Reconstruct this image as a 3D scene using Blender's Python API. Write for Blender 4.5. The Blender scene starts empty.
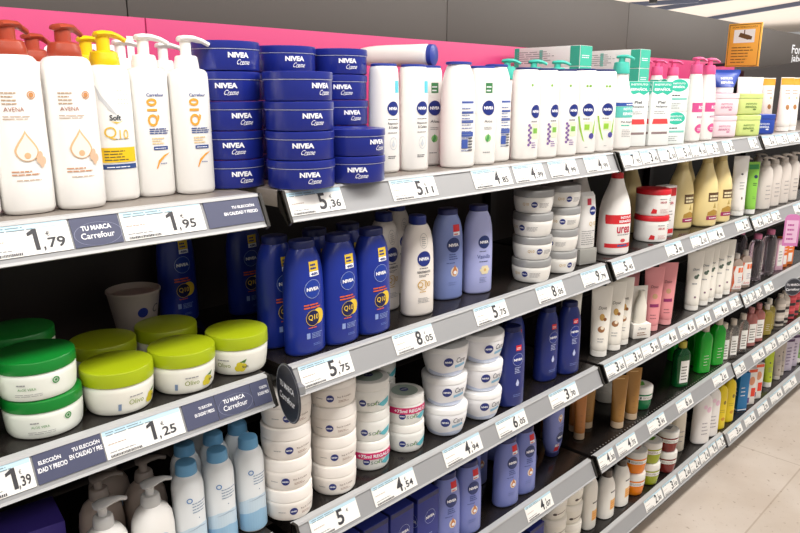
import bpy, bmesh, math, random
from mathutils import Vector, Matrix
random.seed(7)
scene = bpy.context.scene
COL = scene.collection
R = math.radians

# ------------------------------------------------------------------ camera
cam_d = bpy.data.cameras.new('camera'); cam_d.sensor_width = 36; cam_d.lens = 31.5
cam_d.clip_start = 0.02
cam = bpy.data.objects.new('camera', cam_d); COL.objects.link(cam)
right = Vector((0.70665, -0.70757, 0.0)); up = Vector((0.16930, 0.16908, 0.97095)); back = Vector((-0.68702, -0.68612, 0.23927))
m3 = Matrix((right, up, back)).transposed()
cam.matrix_world = Matrix.Translation((0, -1.07, 1.72)) @ m3.to_4x4()
scene.camera = cam
# ------------------------------------------------------------------ world, lamps, exposure
w = bpy.data.worlds.new('store_air'); scene.world = w; w.use_nodes = True
w.node_tree.nodes['Background'].inputs[0].default_value = (1.0, 0.98, 0.95, 1)
w.node_tree.nodes['Background'].inputs[1].default_value = 0.36
scene.view_settings.view_transform = 'Standard'; scene.view_settings.look = 'None'
scene.view_settings.gamma = 1; scene.view_settings.exposure = 0.0; scene.view_settings.use_curve_mapping = False

def area(name, loc, rot, sx, sy, power, col=(1, 0.97, 0.93)):
    d = bpy.data.lights.new(name, 'AREA'); d.shape = 'RECTANGLE'; d.size = sx; d.size_y = sy; d.energy = power; d.color = col
    o = bpy.data.objects.new(name, d); COL.objects.link(o); o.location = loc; o.rotation_euler = rot
    return o
area('aisle_ceiling_light', (3.0, -0.70, 2.90), (R(14), 0, 0), 9.0, 0.5, 225)
area('aisle_ceiling_light', (3.0, -2.4, 2.90), (R(35), 0, 0), 9.0, 0.6, 75)
area('ceiling_fill_light', (10.0, 2.5, 2.45), (R(180), 0, 0), 8.0, 5.0, 170)  # added fill lamp without a fixture, aimed up to brighten the ceiling

# ------------------------------------------------------------------ materials
def lin(h):
    c = [int(h[i:i + 2], 16) / 255 for i in (0, 2, 4)]
    return tuple(x / 12.92 if x <= 0.04045 else ((x + 0.055) / 1.055) ** 2.4 for x in c) + (1,)
MATS = {}
def mat(h, rough=0.38, metal=0.0, trans=0.0, emit=0.0, coat=0.0, noise=0.0, scale=8.0, h2=None, bump=0.0):
    key = (h, rough, metal, trans, emit, coat, noise, scale, h2, bump)
    if key in MATS: return MATS[key]
    m = bpy.data.materials.new('surface_' + h); m.use_nodes = True
    nt = m.node_tree; b = nt.nodes['Principled BSDF']
    b.inputs['Base Color'].default_value = lin(h); b.inputs['Roughness'].default_value = rough
    b.inputs['Metallic'].default_value = metal
    b.inputs['Transmission Weight'].default_value = trans
    b.inputs['Coat Weight'].default_value = coat
    if emit:
        b.inputs['Emission Color'].default_value = lin(h); b.inputs['Emission Strength'].default_value = emit
    if h2:
        tc = nt.nodes.new('ShaderNodeTexCoord'); n = nt.nodes.new('ShaderNodeTexNoise'); n.inputs['Scale'].default_value = scale
        n.inputs['Detail'].default_value = 5
        r = nt.nodes.new('ShaderNodeValToRGB'); r.color_ramp.elements[0].position = 0.38; r.color_ramp.elements[1].position = 0.62
        r.color_ramp.elements[0].color = lin(h); r.color_ramp.elements[1].color = lin(h2)
        nt.links.new(tc.outputs['Object'], n.inputs['Vector']); nt.links.new(n.outputs['Fac'], r.inputs['Fac'])
        nt.links.new(r.outputs['Color'], b.inputs['Base Color'])
        if bump:
            bp = nt.nodes.new('ShaderNodeBump'); bp.inputs['Strength'].default_value = bump; bp.inputs['Distance'].default_value = 0.002
            nt.links.new(n.outputs['Fac'], bp.inputs['Height']); nt.links.new(bp.outputs['Normal'], b.inputs['Normal'])
    MATS[key] = m
    return m
WHITE = mat('F4F2EE', 0.3); PAPER = mat('F3F2EE', 0.6); NAVY = mat('20307E', 0.35); BLUE = mat('1D2A86', 0.28, coat=0.2)
TXT = mat('4A4A50', 0.6); GREY = mat('9A9A9C', 0.6); BLACK = mat('181819', 0.5); TXTW = mat('F2F3F8', 0.5)
ORANGE = mat('E9962E', 0.5); GOLD = mat('D9B36A', 0.4); TEAL = mat('35BFA4', 0.45); PINK = mat('E4387C', 0.45); RED = mat('D5262E', 0.45)
SKYB = mat('BFDDEB', 0.6); LIME = mat('A9BE1F', 0.35)

# ------------------------------------------------------------------ mesh building
class MB:
    def __init__(s): s.bm = bmesh.new(); s.mats = []
    def mi(s, m):
        if m not in s.mats: s.mats.append(m)
        return s.mats.index(m)
    def face(s, vs, k):
        try: f = s.bm.faces.new(vs)
        except ValueError: return None
        f.material_index = k; f.smooth = True; return f
    def rings(s, rings, m, caps=True, closed=True):
        k = s.mi(m); rr = [[s.bm.verts.new(p) for p in r] for r in rings]; n = len(rr[0])
        for a, b in zip(rr, rr[1:]):
            for i in range(n if closed else n - 1):
                j = (i + 1) % n; s.face((a[i], a[j], b[j], b[i]), k)
        if caps:
            s.face(rr[0][::-1], k); s.face(rr[-1], k)
        return s
    def loft(s, rows, m, e=2.0, seg=32, cx=0, cy=0):      # rows: (z, half width, half depth[, dx, dy])
        rings = []
        for r in rows:
            z, a, b = r[:3]; dx, dy = (r[3], r[4]) if len(r) > 3 else (0, 0)
            ring = []
            for i in range(seg):
                t = 2 * math.pi * i / seg; c, q = math.cos(t), math.sin(t)
                ring.append((cx + dx + a * math.copysign(abs(c) ** (2 / e), c), cy + dy + b * math.copysign(abs(q) ** (2 / e), q), z))
            rings.append(ring)
        return s.rings(rings, m)
    def cyl(s, x, y, z0, z1, r, m, bev=0.0015, seg=28, b=None):
        b = b or r; q = b / r
        return s.loft([(z0, r - bev, b - bev * q), (z0 + bev, r, b), (z1 - bev, r, b), (z1, r - bev, b - bev * q)], m, 2, seg, x, y)
    def box(s, x0, y0, z0, x1, y1, z1, m, bev=0.0):
        k = s.mi(m)
        vs = [s.bm.verts.new(p) for p in ((x0, y0, z0), (x1, y0, z0), (x1, y1, z0), (x0, y1, z0), (x0, y0, z1), (x1, y0, z1), (x1, y1, z1), (x0, y1, z1))]
        fs = [s.face([vs[i] for i in q], k) for q in ((0, 3, 2, 1), (4, 5, 6, 7), (0, 1, 5, 4), (1, 2, 6, 5), (2, 3, 7, 6), (3, 0, 4, 7))]
        if bev:
            es = {e for f in fs for e in f.edges}
            bmesh.ops.bevel(s.bm, geom=list(es), offset=bev, segments=2, affect='EDGES', profile=0.5)
        return s
    def extrude_x(s, poly, x0, x1, m):                     # poly in (y, z)
        return s.rings([[(x0, y, z) for y, z in poly], [(x1, y, z) for y, z in poly]], m)
    def sweep(s, secs, m, seg=12):                          # secs: (centre, dir, half width, half height)
        rings = []
        for c, d, hw, hh in secs:
            c = Vector(c); d = Vector(d).normalized(); sd = Vector((0, 0, 1)).cross(d)
            if sd.length < 1e-4: sd = Vector((0, 1, 0))
            sd.normalize(); u = d.cross(sd)
            rings.append([c + sd * (math.cos(2 * math.pi * i / seg) * hw) + u * (math.sin(2 * math.pi * i / seg) * hh) for i in range(seg)])
        return s.rings(rings, m)
    def build(s, name, parent=None, xf=None):
        bmesh.ops.recalc_face_normals(s.bm, faces=s.bm.faces[:])
        me = bpy.data.meshes.new(name); s.bm.to_mesh(me); s.bm.free()
        for m in s.mats: me.materials.append(m)
        if xf: me.transform(xf)
        me.set_sharp_from_angle(angle=R(38))
        o = bpy.data.objects.new(name, me); COL.objects.link(o)
        if parent: o.parent = parent
        return o

TCACHE = {}
def text_mesh(s, bold):
    key = (s, bold)
    if key not in TCACHE:
        cu = bpy.data.curves.new('t', 'FONT'); cu.body = s; cu.size = 1; cu.align_x = 'CENTER'; cu.align_y = 'CENTER'
        cu.offset = bold; cu.resolution_u = 3
        o = bpy.data.objects.new('t', cu); COL.objects.link(o)
        bpy.context.view_layer.update()
        me = bpy.data.meshes.new_from_object(o)
        vs = [v.co.to_2d() for v in me.vertices]; fs = [tuple(p.vertices) for p in me.polygons]
        bpy.data.objects.remove(o); bpy.data.curves.remove(cu); bpy.data.meshes.remove(me)
        xs = [v.x for v in vs]; ys = [v.y for v in vs]
        cx, cy = (min(xs) + max(xs)) / 2, (min(ys) + max(ys)) / 2; hh = max(ys) - min(ys)
        TCACHE[key] = ([((v.x - cx) / hh, (v.y - cy) / hh) for v in vs], fs, (max(xs) - min(xs)) / hh)
    return TCACHE[key]

class Print:                                                # flat artwork wrapped on a surface S(u, v, layer)
    def __init__(s, S, step=0.005): s.S = S; s.step = step; s.items = []
    def poly(s, pts, m, l=0): s.items.append(([tuple(p) for p in pts], [tuple(range(len(pts)))], m, l)); return s
    def rect(s, u0, v0, u1, v1, m, l=0): return s.poly([(u0, v0), (u1, v0), (u1, v1), (u0, v1)], m, l)
    def disc(s, cu, cv, r, m, l=0, rv=None, n=28):
        rv = rv or r
        return s.poly([(cu + r * math.cos(2 * math.pi * i / n), cv + rv * math.sin(2 * math.pi * i / n)) for i in range(n)], m, l)
    def ring(s, cu, cv, r, wd, m, l=0, rv=None, n=28):
        k = (rv or r) / r
        P = [(cu + q * math.cos(2 * math.pi * i / n), cv + k * q * math.sin(2 * math.pi * i / n)) for q in (r, r - wd) for i in range(n)]
        s.items.append((P, [(i, (i + 1) % n, n + (i + 1) % n, n + i) for i in range(n)], m, l)); return s
    def text(s, t, cu, cv, h, m, l=1, wd=None, bold=0.0, rot=0, sk=0.0, left=False):
        vs, fs, tw = text_mesh(t, bold)
        kx = h if wd is None else wd / tw
        if left: cu += tw * kx / 2
        c, q = math.cos(R(rot)), math.sin(R(rot))
        P = []
        for x, y in vs:
            x, y = x * kx + y * h * sk, y * h
            P.append((cu + x * c - y * q, cv + x * q + y * c))
        s.items.append((P, fs, m, l)); return s
    def lines(s, u0, v0, u1, v1, n, m, l=1, th=0.35):
        rnd = random.Random(int((u0 + v0 * 3 + n) * 1e5)); dv = (v1 - v0) / n
        for i in range(n):
            e = u0 + (u1 - u0) * rnd.uniform(0.6, 1.0); v = v0 + dv * i; u = u0
            while u < e - 1e-4:
                q = min(e, u + (u1 - u0) * rnd.uniform(0.12, 0.3)); s.rect(u, v, q, v + dv * th, m, l); u = q + (u1 - u0) * 0.03
        return s
    def build(s, name, parent, label=None):
        bb = [(min(p[0] for p in P), max(p[0] for p in P), min(p[1] for p in P), max(p[1] for p in P)) for P, F, m, l in s.items]
        g = list(range(len(bb)))
        def root(i):
            while g[i] != i: i = g[i]
            return i
        for i, a in enumerate(bb):
            for j in range(i):
                b = bb[j]
                if max(a[0] - b[1], b[0] - a[1], 0) < 0.017 and max(a[2] - b[3], b[2] - a[3], 0) < 0.017: g[root(i)] = root(j)
        items, out = s.items, None
        for r in sorted({root(i) for i in range(len(bb))}):
            s.items = [it for i, it in enumerate(items) if root(i) == r]; out = s.make(name, parent, label)
        return out
    def make(s, name, parent, label=None):
        bm = bmesh.new(); lay = bm.verts.layers.int.new('l'); mats = []
        for P, F, m, l in s.items:
            if m not in mats: mats.append(m)
            vs = [bm.verts.new((p[0], p[1], 0)) for p in P]
            for v in vs: v[lay] = l
            for f in F:
                try: g = bm.faces.new([vs[i] for i in f]); g.material_index = mats.index(m)
                except ValueError: pass
        if s.step:
            for ax in (0, 1):
                st = s.step if ax == 0 else s.step * 2
                lo = min(v.co[ax] for v in bm.verts); hi = max(v.co[ax] for v in bm.verts)
                k = math.ceil(lo / st)
                while k * st < hi:
                    co = [0, 0, 0]; no = [0, 0, 0]; co[ax] = k * st + 1e-5; no[ax] = 1
                    gm = bm.verts[:] + bm.edges[:] + bm.faces[:]
                    bmesh.ops.bisect_plane(bm, geom=gm, plane_co=co, plane_no=no, dist=1e-7); k += 1
            # new verts made by the cuts take the layer of a linked face's lowest known value
        fl = {}
        for f in bm.faces:
            f.normal_update()
            L = max(v[lay] for v in f.verts)
            for v in f.verts: fl[v] = max(fl.get(v, 0), L)
        for v in bm.verts: v.co = s.S(v.co.x, v.co.y, fl.get(v, 0))
        me = bpy.data.meshes.new(name); bm.to_mesh(me); bm.free()
        for m in mats: me.materials.append(m)
        o = bpy.data.objects.new(name, me); COL.objects.link(o); o.parent = parent
        if label: o['label'] = label
        return o

def interp(rows, z):
    for p, q in zip(rows, rows[1:]):
        if p[0] <= z <= q[0] and q[0] > p[0]:
            t = (z - p[0]) / (q[0] - p[0]); return p[1] + t * (q[1] - p[1]), p[2] + t * (q[2] - p[2])
    return (rows[0][1:3] if z < rows[0][0] else rows[-1][1:3])
OFF = 0.0006; LAY = 0.00035
def front(rows, e=2.0):
    def S(u, v, l):
        a, b = interp(rows, v); x = max(-0.97 * a, min(0.97 * a, u))
        return Vector((x, -b * (1 - abs(x / a) ** e) ** (1 / e) - OFF - LAY * l, v))
    return S
def arc(rows):
    def S(u, v, l):
        a, b = interp(rows, v); r = a + OFF + LAY * l; t = u / a
        return Vector((r * math.sin(t), -r * math.cos(t), v))
    return S
def flat(y0): return lambda u, v, l: Vector((u, y0 - OFF - LAY * l, v))

# ------------------------------------------------------------------ things
def setp(o, label, cat, group=None, kind=None):
    if label: o['label'] = label
    if cat: o['category'] = cat
    if group: o['group'] = group
    if kind: o['kind'] = kind
    return o
def thing(name, label=None, cat=None, loc=(0, 0, 0), rot=0, group=None):
    o = bpy.data.objects.new(name, None); COL.objects.link(o); o.empty_display_size = 0.02
    o.location = loc; o.rotation_euler = (0, 0, R(rot)); return setp(o, label, cat, group)
def struct(name, mb):
    o = mb.build(name); o['kind'] = 'structure'; return o
def copy_tree(o, parent=None):
    c = o.copy(); COL.objects.link(c); c.parent = parent
    for ch in list(o.children): copy_tree(ch, c)
    return c
PROTO = {}; USED = set()
SH = {'A': 1.546, 'B': 1.197, 'C': 0.845, 'D': 0.507, 'E': 0.152}
DROP = {'A': 0.0, 'B': 0.012, 'C': 0.016, 'D': 0.024, 'E': 0.016}   # the fourth bay hangs slightly lower
def shz(s, x): return SH[s] - (DROP[s] if x > 3.25 else 0)
def put(kind, s, x, y, label, group=None, dz=0.0, rot=0.0, rx=None):
    if kind not in PROTO: PROTO[kind] = KINDS[kind]()
    p = PROTO[kind]
    if kind in USED: o = copy_tree(p)
    else: o = p; USED.add(kind)
    o.location = (x, y, shz(s, x) + dz + 0.0006)
    o.rotation_euler = (0, 0, R(rot)) if rx is None else rx
    o['label'] = label
    if group: o['group'] = group
    elif 'group' in o: del o['group']
    return o

# ================================================================== setting
fl = MB(); fl.box(-4, -6, -0.05, 16, 6, 0, mat('D1C6BB', 0.32, h2='C6B9AC', scale=3.5))
floor = struct('floor', fl)
# floor tiles: joints and speckle in the material
m = floor.data.materials[0]; nt = m.node_tree; b = nt.nodes['Principled BSDF']
tc = nt.nodes['Texture Coordinate']; br = nt.nodes.new('ShaderNodeTexBrick'); br.offset = 0
br.inputs['Scale'].default_value = 1.0; br.inputs['Brick Width'].default_value = 1.2; br.inputs['Row Height'].default_value = 1.2
br.inputs['Mortar Size'].default_value = 0.004; br.inputs['Mortar Smooth'].default_value = 0.3
br.inputs['Color1'].default_value = (1, 1, 1, 1); br.inputs['Color2'].default_value = (0.96, 0.96, 0.95, 1); br.inputs['Mortar'].default_value = (0.76, 0.72, 0.68, 1)
vo = nt.nodes.new('ShaderNodeTexNoise'); vo.inputs['Scale'].default_value = 45; vo.inputs['Detail'].default_value = 3
vr = nt.nodes.new('ShaderNodeValToRGB'); vr.color_ramp.elements[0].position = 0.26; vr.color_ramp.elements[1].position = 0.36
vr.color_ramp.elements[0].color = (0.55, 0.48, 0.42, 1); vr.color_ramp.elements[1].color = (1, 1, 1, 1)
mp = nt.nodes.new('ShaderNodeMapping'); mp.inputs['Location'].default_value = (0.12, 0.3, 0)
nt.links.new(tc.outputs['Object'], mp.inputs['Vector']); nt.links.new(mp.outputs['Vector'], br.inputs['Vector'])
nt.links.new(tc.outputs['Object'], vo.inputs['Vector']); nt.links.new(vo.outputs['Fac'], vr.inputs['Fac'])
ramp = [n for n in nt.nodes if n.type == 'VALTORGB' and n != vr][0]
def mul(a, c):
    x = nt.nodes.new('ShaderNodeMix'); x.data_type = 'RGBA'; x.blend_type = 'MULTIPLY'; x.inputs[0].default_value = 1
    nt.links.new(a, x.inputs[6]); nt.links.new(c, x.inputs[7]); return x.outputs[2]
nt.links.new(mul(mul(ramp.outputs['Color'], br.outputs['Color']), vr.outputs['Color']), b.inputs['Base Color'])

struct('ceiling', MB().box(-4, -6, 2.925, 16, 9, 2.97, mat('D8CDC2', 0.8)))
def beam(p, q, label, lamp=None):
    p, q = Vector(p), Vector(q); d = (q - p); p = p - d * 0.15; q = q + d * 1.2; dn = d.normalized(); sd = Vector((-dn.y, dn.x, 0))
    t = thing('ceiling_light_rail', label, 'light rail', p)
    def slab(hw, z0, z1, a, bb, m, name):
        A = p + (q - p) * a - p; B = p + (q - p) * bb - p
        mb = MB(); mb.rings([[A + sd * hw + Vector((0, 0, z0)), A - sd * hw + Vector((0, 0, z0)), A - sd * hw + Vector((0, 0, z1)), A + sd * hw + Vector((0, 0, z1))],
                             [B + sd * hw + Vector((0, 0, z0)), B - sd * hw + Vector((0, 0, z0)), B - sd * hw + Vector((0, 0, z1)), B + sd * hw + Vector((0, 0, z1))]], m)
        mb.build(name, t)
    slab(0.02, 0, 0.0545, 0.0, 1, mat('4C5266', 0.5), 'channel')
    if lamp: slab(0.026, -0.02, -0.001, lamp[0], lamp[1], mat('FFFFFF', 0.5, emit=6.0), 'lamp_tube')
beam((9.15, 4.67, 2.87), (9.33, 3.91, 2.87), 'dark ceiling rail nearest above the grey header, cut by the top of the photo')
beam((10.46, 4.67, 2.87), (9.79, 3.05, 2.87), 'dark ceiling rail with the glowing white tube at its left end', (-0.12, 0.10))
beam((12.51, 4.66, 2.87), (11.72, 3.49, 2.87), 'dark blue ceiling rail passing right behind the orange sign top')
setp(MB().cyl(0, 0, -0.09, 0.0, 0.05, BLACK).build('ceiling_spotlight'), 'small black spotlight hanging from the ceiling between the rails', 'spotlight').location = (8.9, 3.3, 2.925)

# header boards above the shelving
GREYM = mat('49433F', 0.55)
for i, (a, c) in enumerate(((-0.5, 0.76), (0.763, 1.870), (1.873, 3.12), (3.123, 4.5), (4.503, 5.75), (5.753, 7.2))):
    o = MB().box(a, 0.575, 1.7, c, 0.6, 2.122, GREYM, 0.0012).build('header_panel')
    n = ['left end panel', 'second panel from the left', 'third panel from the left', 'fourth panel, behind the pink pump bottles', 'fifth panel, carrying white lettering', 'last panel at the right edge'][i]
    setp(o, 'dark grey header board above the pink strip, ' + n, 'header panel', 'grey header boards')
    if i == 4:
        P = Print(lambda u, v, l: Vector((u, 0.575 - 0.001 - LAY * l, v)), 0)
        P.text('Formas', 5.66, 2.02, 0.058, TXTW, wd=0.42, bold=0.015); P.text('jabón', 5.62, 1.955, 0.058, TXTW, wd=0.32, bold=0.015)
        P.build('lettering', o, 'white two line lettering')
for i, (a, c) in enumerate(((-0.5, 0.755), (0.758, 2.40), (2.403, 3.3), (3.303, 4.2))):
    o = MB().box(a, 0.48, 1.5, c, 0.5, 1.883, mat('C6316F', 0.5), 0.001).build('pink_strip_panel')
    setp(o, 'bright pink backing strip ' + ['with white letters behind the brown pump bottles', 'behind the stacked blue tins', 'behind the mint and white cartons', 'behind the pink pump bottles, right end'][i], 'backing panel', 'pink backing strips')
    if i == 0:
        P = Print(lambda u, v, l: Vector((u, 0.48 - 0.001 - LAY * l, v)), 0)
        P.text('rporal', 0.575, 1.800, 0.085, TXTW, wd=0.30, bold=0.02)
        P.build('lettering', o, 'large white rounded letters')
o = MB().rings([[(4.21, 0.43, 1.55), (5.9, 0.43, 1.55), (5.9, 0.43, 1.983), (4.21, 0.43, 1.845)], [(4.21, 0.46, 1.55), (5.9, 0.46, 1.55), (5.9, 0.46, 1.983), (4.21, 0.46, 1.845)]], mat('2A2220', 0.5)).build('black_backing_panel')
setp(o, 'black backing board under the grey header at the right edge', 'backing panel')
# orange sign
sg = thing('hanging_sign', 'orange rectangular sign with white picture of a camera icon above the right shelves', 'sign', (3.8, 0.30, 1.853))
sg_b = MB().box(-0.006, -0.08, 0, 0.006, 0.08, 0.208, mat('F5B245', 0.5), 0.002).build('sign_board', sg)
MB().box(-0.004, 0.078, 0.004, 0.004, 0.18, 0.02, BLACK, 0.001).build('bracket', sg)
SS = lambda u, v, l: Vector((-0.006 - OFF - LAY * l, -u, v))
P = Print(SS, 0); br_ = mat('6A4A22', 0.6)
for a, c in ((0.074, 0.0715),):
    P.rect(-a, 0.004, -c, 0.203, br_); P.rect(c, 0.004, a, 0.203, br_); P.rect(-a, 0.2, a, 0.203, br_); P.rect(-a, 0.004, a, 0.0065, br_)
P.rect(-0.05, 0.115, 0.05, 0.178, PAPER, 0)
P.poly([(-0.028, 0.145), (0.02, 0.128), (0.028, 0.148), (-0.02, 0.164)], br_, 1); P.poly([(0.02, 0.13), (0.036, 0.128), (0.038, 0.144), (0.025, 0.147)], br_, 2); P.rect(-0.003, 0.155, 0.002, 0.176, br_, 1)
P.text('ZONA VIDEOVIGILADA', 0, 0.19, 0.008, br_, wd=0.12)
P.lines(-0.055, 0.02, 0.055, 0.105, 6, br_, 1, 0.25)
P.build('sign_print', sg, 'white panel with brown camera drawing and lines of brown print')

# ------------------------------------------------------------------ shelving: back boards, shelves, price rails
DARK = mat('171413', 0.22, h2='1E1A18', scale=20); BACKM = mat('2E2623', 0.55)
BAYS = [(-0.55, 0.712), (0.757, 1.997), (2.018, 3.247), (3.262, 4.497), (4.512, 5.75)]
for i, (a, c) in enumerate(BAYS):
    t = thing('shelving_back_frame', 'dark back board and uprights of shelving bay %s' % ['at the far left', 'holding the blue tins', 'holding the pale yellow bottles', 'with the pink shelf tag', 'at the far right'][i], 'shelving frame', (a, 0.5, 0), 0, 'shelving bays')
    L = c - a
    MB().box(-0.0215, 0.0, 0.06, L + 0.0225, 0.02, 1.49, BACKM).build('back_board', t)
    MB().box(-0.012, -0.03, 0.0, 0.022, -0.001, 1.49, mat('2B2725', 0.4)).build('upright', t)
    setp(MB().box(a, 0.03, 0.0, c, 0.045, 0.1, mat('8F8B86', 0.5)).build('kick_plate'), 'grey kick plate under the bottom shelf of the %s' % ['left bay', 'second bay', 'third bay', 'fourth bay', 'far right bay'][i], 'kick plate', 'kick plates')
RAIL = mat('9A9B9D', 0.35); LIP = mat('B4B5B6', 0.35); RAILK = [(0.0, 0.0), (-0.0255, -0.0555), (-0.022, -0.058), (0.0045, -0.002)]
nm = ['left bay', 'second bay', 'third bay', 'fourth bay', 'far right bay']
lv = {'A': 'top', 'B': 'second', 'C': 'third', 'D': 'fourth', 'E': 'bottom'}
for s in 'ABCDE':
    for i, (a, c) in enumerate(BAYS):
        z = shz(s, (a + c) / 2); L = c - a
        t = thing('shelf', '%s shelf of the %s with grey price rail along its front' % (lv[s], nm[i]), 'shelf', (a, 0, z), 0, 'shelves')
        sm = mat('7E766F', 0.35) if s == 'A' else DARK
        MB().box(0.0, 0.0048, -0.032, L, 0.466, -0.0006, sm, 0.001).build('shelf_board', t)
        rb = MB(); rb.extrude_x(RAILK, 0.0, L, RAIL)
        rb.extrude_x([(0.012, 0.0), (-0.003, 0.0), (-0.0055, -0.0045), (-0.0015, -0.0036), (0.012, -0.0015)], 0, L, LIP)
        rb.extrude_x([(-0.0225, -0.0540), (-0.0262, -0.0528), (-0.0285, -0.0565), (-0.0225, -0.0590)], 0, L, LIP)
        rb.build('price_rail', t)
        for xx in (0.0, L - 0.006):
            MB().extrude_x([(0.01, 0.0002), (-0.006, 0.0002), (-0.031, -0.056), (-0.022, -0.063), (0.01, -0.03)], xx, xx + 0.006, mat('26231F', 0.4)).build('end_cap', t)
        if s == 'D' and i == 2:
            hs = MB()
            for k in range(int(L / 0.02)): hs.cyl(0.02 + k * 0.02, 0.022, -0.0006, 0.0002, 0.0028, mat('77736F', 0.5), 0.0001, 8)
            hs.build('perforation_row', t)

# price tickets and printed strips on the rails
NRM = Vector((0, -0.908, 0.417)); DWN = Vector((0, -0.417, -0.908))
def railS(u, v, l): return Vector((u, 0, 0)) - DWN * v + NRM * (0.0018 + LAY * l)
def ticket(s, x0, x1, big, small, where, first=False):
    for a, c in BAYS:
        if a < (x0 + x1) / 2 < c: x0 = max(x0, a + 0.0085); x1 = min(x1, c - 0.0085)
    z = shz(s, x0); wd = x1 - x0
    t = thing('price_ticket', 'white price ticket reading %s%s %s' % (big, ',' + small if small else '', where), 'price ticket', (x0, 0, z), 0, 'price tickets')
    lo, hi = -0.0520, -0.0062
    mb = MB(); mb.rings([[railS(0, lo, -3), railS(wd, lo, -3), railS(wd, hi, -3), railS(0, hi, -3)], [railS(0, lo, 0), railS(wd, lo, 0), railS(wd, hi, 0), railS(0, hi, 0)]], PAPER)
    mb.build('ticket_card', t)
    P = Print(lambda u, v, l: railS(u, v, l + 1), 0)
    P.rect(0.001, -0.014, wd - 0.001, hi - 0.0002, SKYB, 0)
    P.lines(0.006, -0.0150, wd * 0.72, -0.0072, 2, mat('7C919C', 0.6), 1, 0.38)
    P.lines(0.006, -0.030, wd * 0.28, -0.026, 1, mat('B9A69A', 0.6), 1, 0.4)
    P.lines(0.006, -0.043, wd * 0.36, -0.039, 1, GREY, 1, 0.4)
    u = 0.006; rn = random.Random(int(x0 * 999))
    while u < wd * 0.42:
        q = rn.choice((0.0007, 0.0012, 0.0018)); P.rect(u, -0.0505, u + q, -0.0465, TXT, 1); u += q + 0.0008
    dg = mat('3B3B40', 0.6)
    hb = 0.033; k = min(1.0, wd / 0.12); bw = 0.0185 * k * (1 if big != '1' else 0.55)
    bu = wd * 0.60
    if big == '1': P.poly([(bu - .002, -.046), (bu + .004, -.046), (bu + .004, -.0145), (bu - .0005, -.0145), (bu - .0095, -.0195), (bu - .0095, -.0245), (bu - .002, -.0215)], dg, 1)
    else: P.text(big, bu, -0.0305, hb, dg, 1, wd=bw, bold=0.02)
    if small:
        P.text(',', wd * 0.60 + bw * 0.5 + 0.005 * k, -0.0455, 0.007, dg, 1, wd=0.003 * k, bold=0.03)
        P.text(small, wd * 0.60 + bw * 0.5 + 0.0225 * k, -0.0375, 0.0155, dg, 1, wd=0.024 * k, bold=0.02)
    P.text('€', wd * 0.60 + bw * 0.5 + 0.013 * k, -0.0235, 0.007, dg, 1, wd=0.006 * k)
    P.build('ticket_print', t)
def strip(s, x0, x1, style, where):
    z = shz(s, x0); wd = x1 - x0
    t = thing('printed_rail_strip', 'slate blue printed strip %s' % where, 'shelf strip', (x0, 0, z), 0, 'slate blue rail strips')
    mb = MB(); sl = mat('4A4E68', 0.4)
    mb.rings([[railS(0, -0.052, -3), railS(wd, -0.052, -3), railS(wd, -0.006, -3), railS(0, -0.006, -3)], [railS(0, -0.052, 0), railS(wd, -0.052, 0), railS(wd, -0.006, 0), railS(0, -0.006, 0)]], sl)
    mb.build('strip_card', t)
    P = Print(lambda u, v, l: railS(u, v, l + 1), 0)
    if style == 'logo':
        P.ring(wd * 0.52, -0.034, 0.036, 0.0007, mat('8D92AC', 0.5), 0, rv=0.0185, n=40)
        P.text('TU MARCA', wd * 0.5, -0.024, 0.0075, TXTW, wd=0.045, bold=0.03); P.text('Carrefour', wd * 0.5, -0.036, 0.0095, TXTW, wd=0.05, bold=0.01)
    elif style == 'right':
        P.text('TU ELECCIÓN', wd * 0.68, -0.020, 0.006, TXTW, wd=wd * 0.42, bold=0.03); P.text('EN CALIDAD Y PRECIO', wd * 0.62, -0.031, 0.006, TXTW, wd=wd * 0.62, bold=0.03)
    else:
        P.text('ELECCIÓN', wd * 0.22, -0.020, 0.0075, TXTW, wd=wd * 0.32, bold=0.03); P.text('TU ELECCIÓN', wd * 0.76, -0.017, 0.0075, TXTW, wd=wd * 0.42, bold=0.03)
        P.text('IDAD Y PRECIO', wd * 0.24, -0.032, 0.0075, TXTW, wd=wd * 0.42, bold=0.03); P.text('EN CALIDAD Y PRE', wd * 0.74, -0.028, 0.0075, TXTW, wd=wd * 0.5, bold=0.03)
    P.build('strip_print', t, 'white capital lettering')
ticket('A', 0.251, 0.372, '1', '79', 'below the brown pump bottles at the far left')
ticket('A', 0.450, 0.589, '1', '95', 'below the white pump bottles with orange lettering')
ticket('A', 0.760, 0.897, '5', '36', 'below the front stack of blue tins')
ticket('A', 1.032, 1.172, '5', '11', 'below the first pair of white lotion bottles')
ticket('A', 1.305, 1.455, '4', '85', 'on the top rail left of the first 4,99')
ticket('A', 1.470, 1.603, '4', '99', 'first of the three 4,99 on the top rail')
ticket('A', 1.629, 1.769, '4', '99', 'middle of the three 4,99 on the top rail')
ticket('A', 1.814, 1.945, '4', '99', 'third of the three 4,99 on the top rail')
ticket('A', 2.027, 2.149, '7', '95', 'below the mint and white pump bottle')
ticket('A', 2.158, 2.270, '3', '45', 'below the carton with the red patch')
ticket('A', 2.286, 2.407, '2', '50', 'below the mint cartons')
ticket('A', 2.417, 2.531, '5', '10', 'on the top rail left of the pink bottles')
ticket('A', 2.541, 2.663, '4', '50', 'below the pink pump bottles')
ticket('A', 2.674, 2.785, '5', '20', 'below the stacked pale pink tubs')
ticket('A', 2.837, 2.937, '3', '50', 'on the top rail left of the plain grey stretch')
ticket('A', 3.114, 3.206, '5', '90', 'at the right end of the third top rail')
ticket('A', 3.268, 3.432, '3', '80', 'first on the top rail of the fourth bay')
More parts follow.
